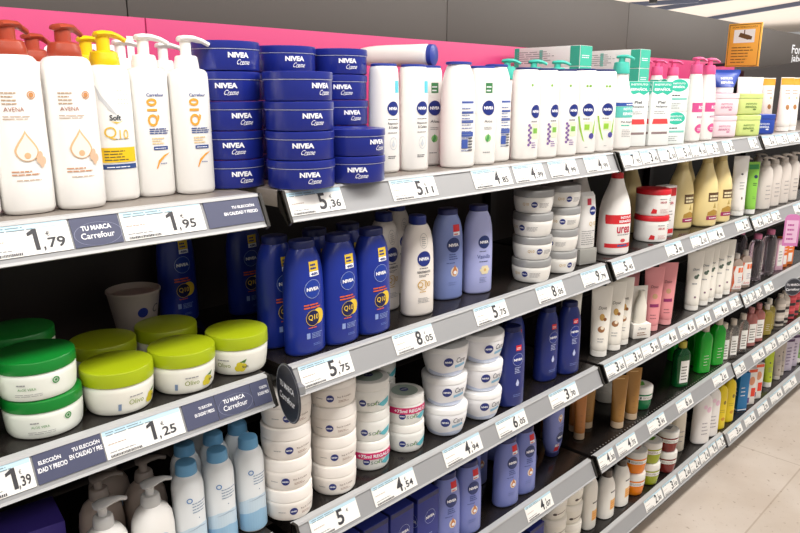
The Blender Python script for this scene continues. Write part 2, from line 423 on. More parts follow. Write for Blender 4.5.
ticket('A', 3.447, 3.596, '3', '20', 'second on the top rail of the fourth bay')
ticket('A', 3.613, 3.773, '2', '60', 'at the right edge of the top rail')
ticket('B', 0.212, 0.280, '1', '39', 'below the green lidded jars')
ticket('B', 0.387, 0.523, '1', '25', 'below the lime green lidded jars')
ticket('B', 0.778, 0.913, '5', '75', 'below the dark blue bottles')
ticket('B', 1.040, 1.171, '8', '05', 'below the white bottle with gold print')
ticket('B', 1.327, 1.459, '5', '75', 'below the lilac bottle')
ticket('B', 1.601, 1.737, '8', '05', 'below the silver lidded jars')
ticket('B', 1.839, 1.988, '9', '79', 'at the right end of the second bay rail')
ticket('B', 2.009, 2.160, '5', '45', 'below the red capped white bottle')
ticket('B', 2.410, 2.542, '3', '90', 'on the second rail above the pink tubes')
ticket('B', 2.624, 2.771, '2', '50', 'on the second rail below the pale yellow bottles')
ticket('B', 2.783, 2.934, '4', '90', 'on the second rail above the white tubes')
ticket('B', 3.077, 3.215, '2', '90', 'at the right end of bay three, second rail')
ticket('B', 3.265, 3.389, '4', '20', 'first on the second rail of the fourth bay')
ticket('B', 3.404, 3.509, '2', '30', 'second on the second rail of the fourth bay')
ticket('B', 3.525, 3.635, '2', '70', 'on the second rail just left of the pink tag')
ticket('B', 3.847, 3.973, '4', '10', 'on the second rail right of the pink tag')
ticket('C', 0.792, 0.923, '5', '', 'on the third rail below the stacked white cream jars')
ticket('C', 0.971, 1.109, '4', '54', 'on the third rail below the pink banded tubs')
ticket('C', 1.217, 1.365, '4', '94', 'on the third rail below the tapered white tubs')
ticket('C', 1.437, 1.572, '6', '05', 'on the third rail below the near dark blue bottle')
ticket('C', 1.698, 1.849, '3', '70', 'on the third rail below the far dark blue bottles')
ticket('C', 2.013, 2.154, '3', '65', 'below the white tubes with brown print')
ticket('C', 2.163, 2.279, '3', '95', 'on the third rail beside the 3,65 ticket')
ticket('C', 2.289, 2.413, '5', '95', 'on the third rail below the pink tubes')
ticket('C', 2.432, 2.567, '4', '50', 'on the third rail above the first green bottle')
ticket('C', 2.596, 2.733, '4', '30', 'on the third rail above the bright green bottles')
ticket('C', 2.755, 2.894, '4', '20', 'on the third rail below the plain white tubes')
ticket('C', 2.938, 3.078, '4', '60', 'on the third rail right of the 4,20')
ticket('C', 3.114, 3.218, '3', '10', 'at the right end of bay three, third rail')
ticket('C', 3.257, 3.329, '3', '40', 'first on the third rail of the fourth bay')
ticket('C', 3.344, 3.420, '3', '60', 'second on the third rail of the fourth bay')
ticket('C', 3.435, 3.513, '3', '80', 'third on the third rail of the fourth bay')
ticket('C', 3.557, 3.668, '1', '90', 'on the third rail left of the round black tag')
ticket('D', 1.599, 1.738, '4', '07', 'on the fourth rail below the lilac bottles')
ticket('D', 1.992, 2.134, '4', '20', 'on the fourth rail below the brown tubes')
ticket('D', 2.158, 2.299, '4', '75', 'on the fourth rail right of the 4,20')
ticket('D', 2.397, 2.540, '3', '95', 'on the fourth rail above the dark red tubs')
ticket('D', 2.651, 2.794, '6', '50', 'on the fourth rail below the dark green bottle')
ticket('D', 3.018, 3.176, '2', '85', 'on the fourth rail above the yellow tubes')
ticket('D', 3.238, 3.400, '2', '15', 'first on the fourth rail of the fourth bay')
ticket('D', 3.509, 3.661, '4', '15', 'second on the fourth rail of the fourth bay')
ticket('D', 3.692, 3.841, '2', '20', 'third on the fourth rail of the fourth bay')
ticket('D', 3.874, 4.033, '2', '40', 'fourth on the fourth rail of the fourth bay')
ticket('D', 4.052, 4.241, '4', '60', 'on the fourth rail at the right edge')
ticket('E', 2.436, 2.585, '2', '30', 'on the bottom rail below the lime tubs')
ticket('E', 2.596, 2.727, '3', '10', 'on the bottom rail below the dark red tubs')
ticket('E', 2.748, 2.848, '2', '60', 'on the bottom rail below the beige tubes')
ticket('E', 2.860, 2.954, '2', '45', 'on the bottom rail below the big white bottle')
ticket('E', 2.966, 3.053, '2', '95', 'on the bottom rail right of the big white bottle')
ticket('E', 3.067, 3.146, '1', '99', 'on the bottom rail below the first yellow tube')
ticket('E', 3.160, 3.254, '2', '99', 'at the right end of bay three, bottom rail')
ticket('E', 3.306, 3.473, '3', '60', 'first on the bottom rail of the fourth bay')
ticket('E', 3.516, 3.654, '1', '60', 'second on the bottom rail of the fourth bay')
ticket('E', 3.700, 3.849, '2', '75', 'third on the bottom rail of the fourth bay')
ticket('E', 3.898, 4.075, '4', '80', 'fourth on the bottom rail of the fourth bay')
ticket('E', 4.111, 4.321, '1', '75', 'on the bottom rail at the right edge')
strip('A', 0.375, 0.447, 'logo', "with round outline between the 1,79 and 1,95 tickets")
strip('A', 0.595, 0.704, 'right', "at the right end of the top left rail")
strip('B', 0.283, 0.385, 'full', "between the 1,39 and 1,25 tickets")
strip('B', 0.527, 0.589, 'right', "right of the 1,25 ticket")
strip('B', 0.590, 0.664, 'logo', "with round outline on the left bay's second rail")
strip('B', 0.665, 0.704, 'right', "behind the round dark tag")

# shelf talkers clipped to the rails
def disc_tag(loc, rz, label, r=0.058):
    t = thing('round_shelf_tag', label, 'shelf tag', loc, rz)
    rings = []
    for y, rr in ((-0.0015, r - 0.001), (0.0, r), (0.0015, r - 0.001)):
        rings.append([(rr * math.cos(2 * math.pi * i / 40), y, rr * math.sin(2 * math.pi * i / 40)) for i in range(40)])
    MB().rings(rings, mat('34363F', 0.35)).build('tag_disc', t)
    P = Print(lambda u, v, l: Vector((u, -0.0018 - LAY * l, v)), 0)
    P.ring(0, 0, r - 0.002, 0.002, mat('9A9DA6', 0.4), 0, n=40)
    P.text('TU MARCA', -0.002, 0.012, 0.012, TXTW, wd=0.07, bold=0.03); P.text('Carrefour', -0.002, -0.012, 0.014, TXTW, wd=0.075, bold=0.02)
    P.build('tag_print', t)
    MB().box(-0.012, 0.002, -0.004, 0.012, 0.03, 0.012, mat('B9BBBD', 0.2, trans=0.4)).build('clip', t)
disc_tag((0.716, -0.058, 1.173), -104, 'round dark shelf tag with light lettering at the end of the left bay rail')
disc_tag((3.81, -0.068, 0.775), -38, 'round black shelf tag with two pale text lines near the right edge', 0.046)
t = thing('pink_shelf_tag', 'pink hanging shelf tag with rounded top on the second rail at right', 'shelf tag', (3.655, -0.068, 1.085), -52)
MB().rings([[(0.035 * x, y, z * 0.075) for x, z in ((-1, -1), (1, -1), (1, 0.8), (0.8, 0.97), (0.4, 1.05), (-0.4, 1.05), (-0.8, 0.97), (-1, 0.8))] for y in (-0.001, 0.001)], mat('D983BE', 0.5)).build('tag_card', t)
P = Print(lambda u, v, l: Vector((u, -0.0014 - LAY * l, v)), 0)
P.rect(-0.027, -0.06, 0.027, 0.05, mat('EFC6E2', 0.5)); P.lines(-0.02, -0.045, 0.02, 0.045, 4, mat('C55FA6', 0.5), 1, 0.4)
P.build('tag_print', t)

# ------------------------------------------------------------------ product kinds (each returns a thing with parts, front towards -Y)
def rnd_rows(z0, z1, a, b, r=0.005, taper=1.0):
    return [(z0, a - r, b - r), (z0 + r * 0.3, a - r * 0.3, b - r * 0.3), (z0 + r, a, b), (z1 - r, a * taper, b * taper), (z1 - r * 0.3, a * taper - r * 0.3, b * taper - r * 0.3), (z1, a * taper - r, b * taper - r)]
def scaled(rows, k, kz=1.0): return [(r[0] * kz, r[1] * k, r[2] * k) + tuple(r[3:]) for r in rows]
def pump(t, z, m, collar=0.021, ch=0.026, sr=0.0095, sh=0.018, reach=0.05, ang=-20, dm=None, hr=0.017):
    MB().loft([(z, collar, collar), (z + 0.002, collar + 0.0008, collar + 0.0008), (z + ch * 0.55, collar, collar), (z + ch, collar * 0.92, collar * 0.92), (z + ch + 0.002, collar * 0.8, collar * 0.8)], m).build('collar', t)
    z2 = z + ch + sh + 0.002
    h = MB(); h.cyl(0, 0, z + ch + 0.001, z2 + 0.001, sr, m, 0.0005)
    c, q = math.cos(R(ang)), math.sin(R(ang))
    h.sweep([((-hr * c, -hr * q, z2 + 0.003), (c, q, 0), 0.006, 0.003), ((-hr * 0.8 * c, -hr * 0.8 * q, z2 + 0.004), (c, q, 0), 0.013, 0.005), ((0, 0, z2 + 0.005), (c, q, 0), 0.016, 0.006),
             ((hr * c, hr * q, z2 + 0.005), (c, q, -0.1), 0.012, 0.0055), ((reach * 0.7 * c, reach * 0.7 * q, z2 + 0.002), (c, q, -0.3), 0.006, 0.0045), ((reach * c, reach * q, z2 - 0.004), (c, q, -0.5), 0.0042, 0.004)], m)
    h.build('pump_head', t)
def nivea(P, u, v, r, l=1, m=None, wd=None):
    P.disc(u, v, r, m or NAVY, l); P.text('NIVEA', u, v, r * 0.42, TXTW, l + 1, wd=wd or r * 1.5, bold=0.05)

def k_oat():
    t = thing('pump_bottle', cat='pump bottle'); rows = [(0, .032, .026), (.002, .0345, .0285), (.008, .037, .031), (.05, .0372, .0312), (.19, .0362, .0302), (.212, .0352, .0295), (.221, .0335, .028), (.226, .029, .026), (.228, .0235, .0235)]
    MB().loft(rows, WHITE, 2.6).build('bottle_body', t)
    P = Print(front(rows, 2.6)); T = mat('B89A7C', 0.5); O = mat('C98B52', 0.5)
    for k in range(4): P.lines(-.026, .174 - k * .005, -.004, .177 - k * .005, 1, T, 1, .6)
    P.disc(.013, .172, .0035, O, 1); P.ring(.013, .172, .0058, .0012, O, 1); P.text('AVENA', -.012, .152, .006, mat('A06048', .5), wd=.026, bold=.0)
    P.lines(-.027, .138, .022, .145, 2, T, 1, .3)
    drop = []; 
    for i in range(36):
        a = 2 * math.pi * i / 36; r = .0165; x = r * math.sin(a); y = -r * math.cos(a)
        if y > 0: x *= (1 - (y / r) ** 1.3 * .98) if y / r < 1 else 0; y *= 1.75
        drop.append((x - .002, y + .094))
    P.poly(drop, mat('E2B98C', .4), 1); P.poly([((x + .002) * .85 - .002, (y - .094) * .87 + .093) for x, y in drop], mat('F5E9DC', .4), 2)
    P.disc(-.002, .086, .0045, mat('DDB48A', .4), 3)
    for a, b_ in ((.013, .080), (.017, .074), (.016, .086), (.020, .078)): P.disc(a, b_, .0035, mat('DDB89A', .5), 3, rv=.006)
    P.lines(-.025, .058, .012, .067, 2, mat('C7906A', .5), 1, .4); P.lines(-.020, .050, .016, .054, 1, T, 1, .3)
    P.build('label_print', t, 'tan oat print with a drop outline')
    pump(t, .2275, mat('A8432C', .35), .0235, .019, .0115, .017, .034, 20, hr=.015); return t
def k_soft_q10():
    t = thing('pump_bottle', cat='pump bottle'); rows = [(0, .031, .026), (.002, .0335, .0285), (.008, .035, .030), (.16, .0348, .0298), (.202, .034, .029), (.212, .0325, .028), (.217, .027, .025), (.219, .021, .021)]
    MB().loft(rows, WHITE, 2.8).build('bottle_body', t)
    P = Print(front(rows, 2.8)); Y = mat('F1C419', .45)
    P.poly([(-.03, .19), (-.022, .17), (-.004, .145), (.0, .139), (-.012, .147), (-.026, .165)], mat('C9CACD', .3), 0)
    for i in range(14): P.disc(.004 + (i % 4) * .005, .158 + (i // 4) * .007, .0007, mat('C9B98A', .4), 0)
    P.text('Soft', -.004, .136, .009, mat('28343C', .5), wd=.019, bold=.02); P.poly([(-.012, .130), (.004, .1285), (.010, .132), (-.002, .1265)], Y, 1)
    P.text('Q', -.014, .111, .021, mat('E3B93C', .4), wd=.019); P.text('10', .008, .109, .015, mat('E3B93C', .4), wd=.015); P.lines(-.01, .101, .016, .103, 1, TXT, 1, .5)
    P.rect(-.029, .064, .026, .088, Y, 1); P.lines(-.026, .067, .018, .086, 4, mat('6F6230', .5), 2, .4)
    P.rect(-.029, .053, .026, .061, mat('2D4A86', .5), 1); P.lines(-.024, .0555, .02, .0585, 1, TXTW, 2, .5)
    P.build('label_print', t, 'yellow and dark blue print'); pump(t, .2185, mat('F3C60C', .35), .0225, .020, .0105, .022, .036, -5, hr=.014); return t
def k_q10_white():
    t = thing('pump_bottle', cat='pump bottle'); rows = [(0, .030, .026), (.002, .0325, .028), (.008, .0337, .030), (.17, .0337, .030), (.202, .0332, .0295), (.210, .032, .028), (.2145, .027, .025), (.2165, .020, .020)]
    MB().loft(rows, WHITE, 2.8).build('bottle_body', t)
    P = Print(front(rows, 2.8)); O = mat('E9A23B', .4); B = mat('2E4A8C', .5)
    P.text('Carrefour', .0, .172, .0055, B, wd=.031, bold=.02); P.text('Q10', -.006, .143, .021, O, wd=.047, rot=90, bold=.03)
    P.lines(-.015, .107, .020, .118, 3, B, 1, .5); P.lines(-.012, .090, .012, .103, 3, mat('EBC894', .5), 1, .45)
    P.rect(-.010, .080, .016, .086, B, 1); P.lines(-.008, .082, .013, .084, 1, TXTW, 2, .6)
    P.poly([(-.008, .048), (-.003, .062), (.008, .071), (.020, .075), (.008, .067), (-.001, .058), (-.006, .048)], O, 1); P.lines(.0, .056, .018, .059, 1, B, 2, .4)
    P.build('label_print', t, 'orange and blue lettering'); pump(t, .216, WHITE, .0205, .020, .0095, .024, .043, -8, hr=.014); return t
def k_tin():
    t = thing('cream_tin', cat='cream tin'); r = .0640
    rows = [(0, r - .004, r - .004), (.0012, r - .001, r - .001), (.003, r, r), (.040, r, r), (.0415, r - .0012, r - .0012)]
    MB().loft(rows, BLUE, seg=56).build('tin_body', t)
    tl = MB().loft([(.0385, r + .0005, r + .0005), (.0390, r + .0016, r + .0016), (.0402, r + .0019, r + .0019), (.0515, r + .0015, r + .0015), (.0525, r + .0002, r + .0002), (.0529, r - .003, r - .003), (.0518, r - .006, r - .006), (.0528, .0, .0)][:-1], BLUE, seg=56).build('tin_lid', t)
    MB().loft([(.0376, r + .0004, r + .0004), (.0380, r + .0012, r + .0012), (.0386, r + .0012, r + .0012), (.0390, r + .0004, r + .0004)], mat('D5D9EA', .3), seg=56).build('silver_line', tl)
    P = Print(arc(rows)); P.text('NIVEA', 0, .0275, .0095, TXTW, wd=.040, bold=.05); P.text('Creme', .009, .0155, .009, TXTW, wd=.026, sk=.45)
    P.poly([(.001, .010), (.018, .0125), (.018, .013), (.001, .0107)], TXTW, 1); P.build('lettering', t, 'white lettering'); return t

def lotion_rows(a=.046, b=.032, H=.222):
    k = H / .222
    return [(0, a * .90, b * .86), (.002, a * .96, b * .94), (.007, a, b), (.06, a, b), (.13 * k, a * .985, b), (.165 * k, a * .95, b * .97), (.185 * k, a * .90, b * .92), (.203 * k, a * .80, b * .84), (.214 * k, a * .68, b * .76), (.220 * k, a * .60, b * .70), (.222 * k, a * .57, b * .68)]
def square_rows(a, b, H): return [(0, a * .90, b * .86), (.002, a * .96, b * .94), (.007, a, b), (H * .5, a * .99, b), (H * .75, a * .965, b * .98), (H * .88, a * .94, b * .96), (H * .94, a * .92, b * .93), (H * .975, a * .89, b * .90), (H * .995, a * .84, b * .86), (H, a * .80, b * .82)]
def lotion(bodym, capm, art, a=.046, b=.032, H=.222, cap=.016, capw=.60, name='lotion_bottle', square=False):
    t = thing(name, cat='lotion bottle'); rows = square_rows(a, b, H) if square else lotion_rows(a, b, H)
    MB().loft(rows, bodym, 2.2).build('bottle_body', t)
    MB().loft([(H, a * (capw - .03), b * .67), (H + .001, a * capw, b * .72), (H + cap * .75, a * capw, b * .72), (H + cap * .93, a * (capw - .03), b * .68), (H + cap, a * (capw - .1), b * .56)], capm, 2.2).build('cap', t)
    P = Print(front(rows, 2.2)); art(P); P.build('label_print', t); return t
def art_q10_blue(P):
    Y = mat('E8C53A', .45); O = mat('E0642C', .45); W = TXTW
    P.rect(-.006, .176, .018, .196, Y, 0); P.lines(-.003, .180, .015, .194, 2, NAVY, 1, .55); P.rect(-.006, .166, .018, .1755, W, 0); P.text('48h', .006, .1705, .0055, NAVY, 1, wd=.018, bold=.03)
    P.disc(.0, .140, .0195, mat('1D3C9C', .3), 0); P.ring(.0, .140, .0195, .0007, mat('AFC0E8', .3), 1); P.text('NIVEA', 0, .140, .0075, W, 2, wd=.030, bold=.05)
    P.lines(-.022, .100, .024, .112, 2, O, 1, .5)
    P.disc(.012, .081, .0160, Y, 0, rv=.0165); P.disc(-.002, .079, .0165, mat('141B4E', .3), 1); P.ring(-.002, .079, .0168, .0009, Y, 2)
    P.text('Q10', -.001, .080, .013, mat('F0CB4A', .35), 3, wd=.025, bold=.01); P.lines(-.014, .058, .016, .062, 1, O, 3, .5)
    P.rect(-.018, .036, -.010, .048, mat('8FA3D8', .4), 1); P.lines(-.006, .036, .024, .049, 4, mat('8FA3D8', .4), 1, .4); P.lines(-.003, .020, .018, .026, 2, mat('6F86CC', .4), 1, .4)
def art_gold(P):
    P.ring(.0, .185, .011, .0006, GREY, 0, rv=.018); P.lines(-.006, .173, .007, .197, 5, GREY, 1, .35)
    nivea(P, 0, .142, .0185); P.lines(-.013, .118, .014, .121, 1, TXT, 1, .6); P.text('REAFIRMANTE', 0, .110, .006, TXT, wd=.036, bold=.02); P.lines(-.014, .098, .014, .105, 2, TXT, 1, .4)
    G = mat('CDA548', .35); P.ring(-.004, .078, .013, .0016, G, 1); P.text('Q10', .0, .078, .015, G, 2, wd=.036); P.lines(-.012, .060, .014, .064, 1, G, 1, .5); P.lines(-.016, .034, .018, .048, 4, GREY, 1, .35)
def art_peri(P):
    P.rect(-.001, .180, .020, .198, RED, 0); P.rect(-.001, .170, .020, .1795, TXTW, 0); P.lines(.001, .172, .018, .178, 1, RED, 1, .5)
    nivea(P, .0, .146, .0195, 1, mat('26366E', .3)); L = mat('42538C', .5); P.lines(-.013, .108, .014, .126, 3, L, 1, .45); P.lines(-.020, .098, .014, .102, 1, L, 1, .5)
    P.disc(.004, .075, .0115, mat('E9DCC8', .4), 0, rv=.013); P.poly([(.004, .093), (.013, .076), (.008, .064), (-.001, .066), (-.004, .075)], mat('C9804E', .4), 1); P.disc(.005, .073, .005, TXTW, 2)
    P.lines(-.014, .040, .02, .052, 2, mat('6C7DB4', .4), 1, .3)
def art_van(P):
    nivea(P, .0, .142, .0175, 1, mat('26366E', .3)); L = mat('44506F', .5); P.lines(-.014, .116, .014, .120, 1, L, 1, .5); P.text('Vainilla', 0, .103, .011, mat('3C4A86', .4), wd=.040); P.lines(-.014, .088, .014, .092, 1, L, 1, .5)
    for i in range(6):
        a = i * 1.05; P.disc(.004 + .009 * math.cos(a), .066 + .008 * math.sin(a), .007, mat('E6D9B4', .5), 1, rv=.005)
    P.disc(.004, .066, .004, GOLD, 2); P.lines(-.012, .032, .016, .048, 4, mat('7C86AE', .4), 1, .35)
def art_navy(P):
    P.rect(-.008, .170, .012, .186, RED, 0); P.lines(-.006, .174, .010, .182, 2, TXTW, 1, .4); W = mat('C3CDF0', .4)
    P.disc(0, .144, .0185, mat('1B2F86', .3), 0); P.ring(0, .144, .0185, .0007, W, 1); P.text('NIVEA', 0, .144, .0075, TXTW, 2, wd=.030, bold=.05)
    P.lines(-.011, .104, .012, .124, 4, W, 1, .4); P.poly([(.0, .086), (.006, .072), (.003, .064), (-.003, .064), (-.006, .072)], W, 1); P.lines(-.014, .032, .016, .042, 2, mat('7E90D0', .4), 1, .3)
def art_white_drop(P):
    P.rect(.010, .176, .023, .202, mat('5CC6DA', .4), 0); nivea(P, .004, .142, .0155); P.lines(-.010, .118, .018, .121, 1, TXT, 1, .5); P.text('Reparación', .005, .109, .006, TXT, wd=.03, bold=.02); P.text('& Cuidado', .005, .101, .006, TXT, wd=.026, bold=.02)
    P.lines(-.010, .088, .016, .092, 1, GREY, 1, .5); P.ring(.004, .065, .010, .0008, mat('B9BFC8', .4), 1, rv=.014); P.poly([(.004, .074), (.009, .062), (.004, .056), (-.001, .062)], mat('CBD0D6', .4), 1); P.lines(-.010, .032, .018, .040, 2, TXT, 1, .4)
def art_back(P):
    P.rect(-.018, .140, .020, .160, mat('D5DAEA', .5), 0)
    for z, h in ((.152, .008), (.128, .010), (.106, .012), (.074, .020)): P.rect(-.018, z, .020, z + h * .55, mat('3E57A4', .5), 1)
    P.lines(-.018, .040, .020, .146, 14, mat('6A78A8', .5), 2, .28); P.rect(-.018, .046, .0, .068, mat('3E57A4', .5), 3); P.lines(.002, .040, .020, .075, 5, TXT, 3, .5)
def art_green(P):
    P.rect(-.006, .176, .014, .200, mat('3C7F4C', .4), 0); P.lines(-.004, .180, .012, .197, 2, TXTW, 1, .4); nivea(P, .004, .140, .018); P.text('Aloe', .004, .108, .007, TXT, wd=.024)
    P.lines(-.008, .088, .018, .096, 2, GREY, 1, .4); P.disc(.004, .066, .009, mat('8FC77B', .4), 0); P.poly([(-.003, .06), (.004, .078), (.008, .066), (.002, .056)], mat('4F9A55', .4), 1); P.lines(-.010, .030, .018, .036, 1, GREY, 1, .4)
def art_aloe(P):
    P.disc(-.004, .196, .0035, mat('7FB84B', .4), 0); P.disc(.006, .196, .0045, mat('7FB84B', .4), 0, rv=.0035); nivea(P, .004, .128, .0185); P.lines(-.012, .100, .020, .106, 1, GREY, 1, .6)
    G = mat('94C73D', .4); P.poly([(-.026, .108), (-.020, .070), (-.010, .040), (-.004, .034), (-.012, .060), (-.018, .085), (-.022, .110)], G, 0); P.poly([(.018, .040), (.028, .060), (.030, .105), (.024, .080)], G, 0)
    P.rect(-.008, .066, .020, .094, mat('D9EBC4', .5), 0); P.rect(-.006, .070, .010, .086, G, 1); P.disc(.018, .052, .0085, mat('4E4A96', .4), 2); P.lines(-.002, .018, .012, .021, 1, GREY, 1, .6)
def art_lav(P):
    P.disc(-.004, .196, .0035, mat('7FB84B', .4), 0); nivea(P, .012, .128, .0175); P.lines(-.004, .100, .026, .106, 1, GREY, 1, .6)
    for i in range(9): P.disc(-.010 + (i % 2) * .005, .040 + i * .0065, .0038, mat('7D5C9C', .5), i % 3)
    P.rect(.0, .056, .024, .096, mat('DCE9C8', .5), 0); P.rect(.004, .070, .020, .084, mat('7FB84B', .4), 1); P.lines(.0, .032, .020, .05, 3, mat('8C6AA8', .5), 1, .4)

def jar(name, cat, r, hb, hl, bodym, lidm, art, rb=None, rl=None, lidlabel=None, lidtop=None):
    t = thing(name, cat=cat); rb = rb or r; rl = rl or r + .0008
    rows = [(0, rb - .005, rb - .005), (.0012, rb - .002, rb - .002), (.006, rb + (r - rb) * .12, rb + (r - rb) * .12)] + [(.006 + (hb - .009) * k, rb + (r - rb) * (.12 + .88 * math.sin(k * math.pi / 2)), rb + (r - rb) * (.12 + .88 * math.sin(k * math.pi / 2))) for k in (.2, .4, .6, .8, 1)] + [(hb, r - .0015, r - .0015)]
    MB().loft(rows, bodym, seg=48).build('jar_body', t)
    z = hb + .0003
    lid = MB().loft([(z, rl - .0012, rl - .0012), (z + .001, rl, rl), (z + hl - .003, rl, rl), (z + hl - .001, rl - .0012, rl - .0012), (z + hl, rl - .004, rl - .004)], lidm, seg=48)
    lo = lid.build('jar_lid', t, None)
    if lidlabel: lo['label'] = lidlabel
    if lidtop:
        P = Print(lambda u, v, l: Vector((u, v, z + hl + .0004 + LAY * l)), 0); lidtop(P); P.build('lid_print', lo)
    if art: P = Print(arc(rows)); art(P); P.build('label_print', t)
    return t
def k_jar_green():
    def art(P):
        G = mat('5F9A55', .5); P.lines(-.030, .028, -.012, .032, 1, GREY, 1, .5); P.text('ALOE VERA', -.016, .022, .004, G, wd=.026); P.lines(-.034, .010, .012, .016, 2, GREY, 1, .25)
        P.ring(.026, .030, .0055, .0018, mat('2F8C3E', .4), 1); P.disc(.026, .030, .002, mat('2F8C3E', .4), 1)
    return jar('cream_jar', 'cream jar', .0590, .044, .020, mat('EFF3EA', .3), mat('0F7A2B', .3), art, rb=.056, lidlabel='dark green lid')
def k_jar_lime():
    def art(P):
        P.text('Olivo', -.004, .022, .009, mat('8E9A3C', .5), wd=.026); P.lines(-.016, .031, .012, .036, 1, GREY, 1, .4)
        for u, v in ((.026, .022), (.033, .019), (.029, .014), (.022, .015)): P.disc(u, v, .0062, mat('D8C82A', .4), 0)
        P.poly([(.026, .028), (.040, .034), (.036, .026)], mat('4D7C2C', .4), 1); P.text('Soft', .036, .018, .005, TXT, 2, wd=.012, bold=.02); P.rect(-.034, .010, -.029, .022, mat('7F94B4', .5), 1)
    return jar('cream_jar', 'cream jar', .0585, .051, .026, mat('F2F1E6', .3), mat('9FAF14', .3), art, rb=.053, rl=.0598, lidlabel='lime green lid')
def k_jar_silver():
    def art(P): nivea(P, -.012, .026, .0085); P.text('Q10', -.036, .026, .009, mat('C9A65A', .4), wd=.018); P.lines(.002, .018, .034, .032, 4, GREY, 1, .35)
    return jar('cream_jar', 'cream jar', .056, .045, .0205, mat('EFEDE8', .3), mat('A4A4A4', .3, .35), art, rb=.050, rl=.0565, lidlabel='silver grey lid')
def k_jar_cream():
    def art(P): nivea(P, -.008, .024, .0085); P.text('Rep & Cuidado', .025, .026, .005, mat('6B4C44', .5), wd=.034); P.lines(.010, .014, .036, .020, 2, mat('A98F84', .5), 1, .4); P.lines(-.040, .022, -.024, .027, 1, GREY, 1, .3)
    return jar('cream_jar', 'cream jar', .053, .044, .0260, mat('F3EDE6', .35), mat('F6F1EB', .35), art, rb=.050, rl=.0525)
def soft(band):
    def k():
        def art(P):
            T = mat('5DBAC9', .45)
            P.poly([(.012, .020), (.030, .028), (.050, .034), (.050, .018), (.030, .012)], T, 0)
            nivea(P, -.022, .026, .0085); P.text('soft', .004, .025, .012, mat('8A9A92', .4), wd=.032); P.poly([(-.004, .018), (.010, .022), (.014, .030), (.004, .022)], mat('86B94A', .4), 1)
            if band:
                P.rect(-.060, .032, .052, .049, mat('D2246A', .45), 3); P.text('+75ml REGALO', .0, .0405, .009, TXTW, 4, wd=.084, bold=.03)
        def top(P): P.disc(0, 0, .034, mat('A7B7AC', .35), 0); P.disc(0, .004, .011, NAVY, 1); P.text('NIVEA', 0, .004, .005, TXTW, 2, wd=.016, bold=.04)
        return jar('cream_jar', 'cream jar', .050, .053, .0215, mat('F1F2EE', .3), mat('F0EFEA', .3), art, rb=.047, rl=.0495, lidtop=top)
    return k
def k_jar_care():
    def art(P): nivea(P, -.006, .046, .0125); P.text('Care', .030, .050, .014, mat('3C3F58', .4), wd=.030, sk=.2); P.poly([(.012, .036), (.044, .040), (.046, .032), (.012, .028)], mat('8DC2E4', .45), 0); P.poly([(-.060, .020), (-.02, .012), (.02, .018), (.060, .010), (.060, .003), (-.060, .003)], mat('C9D4EC', .4), 0)
    return jar('cream_jar', 'cream jar', .060, .066, .0165, mat('F1F1F4', .3), mat('F5F5F5', .3), art, rb=.046, rl=.061)
def k_jar_red():
    def art(P): P.text('UREA 20%', -.006, .050, .007, mat('B23040', .5), wd=.028, bold=.03); P.lines(-.022, .060, .014, .066, 1, GREY, 1, .5); P.lines(.024, .046, .044, .068, 3, mat('79B9B4', .5), 1, .4); P.poly([(-.05, .010), (-.03, .010), (-.03, .024), (-.044, .028)], RED, 1); P.lines(-.018, .012, .020, .028, 4, mat('C98A8A', .5), 1, .3)
    return jar('cream_jar', 'cream jar', .060, .076, .0185, WHITE, mat('D0202C', .35), art, rb=.058, rl=.0615, lidlabel='bright red lid')
def tub(hexb, leaf='6A9A3A'):
    def k():
        def art(P): P.rect(-.062, .046, .060, .062, PAPER, 0); P.lines(-.040, .050, .030, .060, 3, mat('7A7068', .5), 1, .4); P.rect(-.050, .049, -.044, .059, TXT, 1)
        def top(P): P.disc(0, 0, .032, mat('E9E4DA', .5), 0); P.poly([(-.03, -.004), (0, .018), (.03, .006), (0, -.016)], mat(leaf, .5), 1)
        return jar('body_butter_tub', 'tub', .045, .068, .028, mat(hexb, .18), mat('E6E4DE', .25), art, rb=.038, rl=.0465, lidtop=top)
    return k
def k_bowl_tub():
    t = thing('tapered_tub', cat='tub')
    MB().loft([(0, .034, .034), (.002, .036, .036), (.108, .054, .054), (.112, .0565, .0565), (.116, .0565, .0565), (.117, .054, .054), (.112, .052, .052), (.104, .050, .050)], mat('B5A9A0', .4), seg=40).build('tub_body', t)
    rows = [(0, .035, .035), (.11, .0545, .0545)]; P = Print(arc(rows)); P.disc(-.004, .074, .011, NAVY, 0); P.text('C', .026, .078, .018, TXT, 1, wd=.014, sk=.3); P.build('label_print', t); return t

def k_spray():
    t = thing('spray_can', cat='spray can'); LB = mat('CFE3F1', .3)
    rows = [(0, .0285, .0285), (.002, .030, .030), (.06, .030, .030), (.15, .0300, .0300), (.160, .029, .029), (.170, .026, .026), (.178, .0215, .0215), (.180, .020, .020)]
    MB().loft(rows, mat('EEF3F6', .3), seg=36).build('can_body', t)
    MB().loft([(.179, .0195, .0195), (.180, .0205, .0205), (.197, .0195, .0195), (.201, .018, .018), (.2025, .014, .014)], mat('6DAAD6', .35), seg=32).build('cap', t)
    P = Print(arc(rows)); B = mat('7E97B4', .5); P.lines(-.012, .108, .020, .132, 4, B, 1, .28); P.ring(-.016, .135, .0055, .002, mat('5E90C8', .4), 1); P.disc(0, .095, .0012, B, 1)
    P.poly([(-.045, .066), (-.02, .078), (.01, .080), (.045, .070), (.045, .004), (-.045, .004)], LB, 0); P.poly([(-.026, .070), (0, .075), (.028, .070), (.0, .078)], mat('A9BFD2', .4), 1); P.poly([(-.045, .04), (0, .050), (.045, .036), (.045, .004), (-.045, .004)], mat('9CC6E4', .35), 2)
    P.build('label_print', t, 'pale blue wave print'); return t
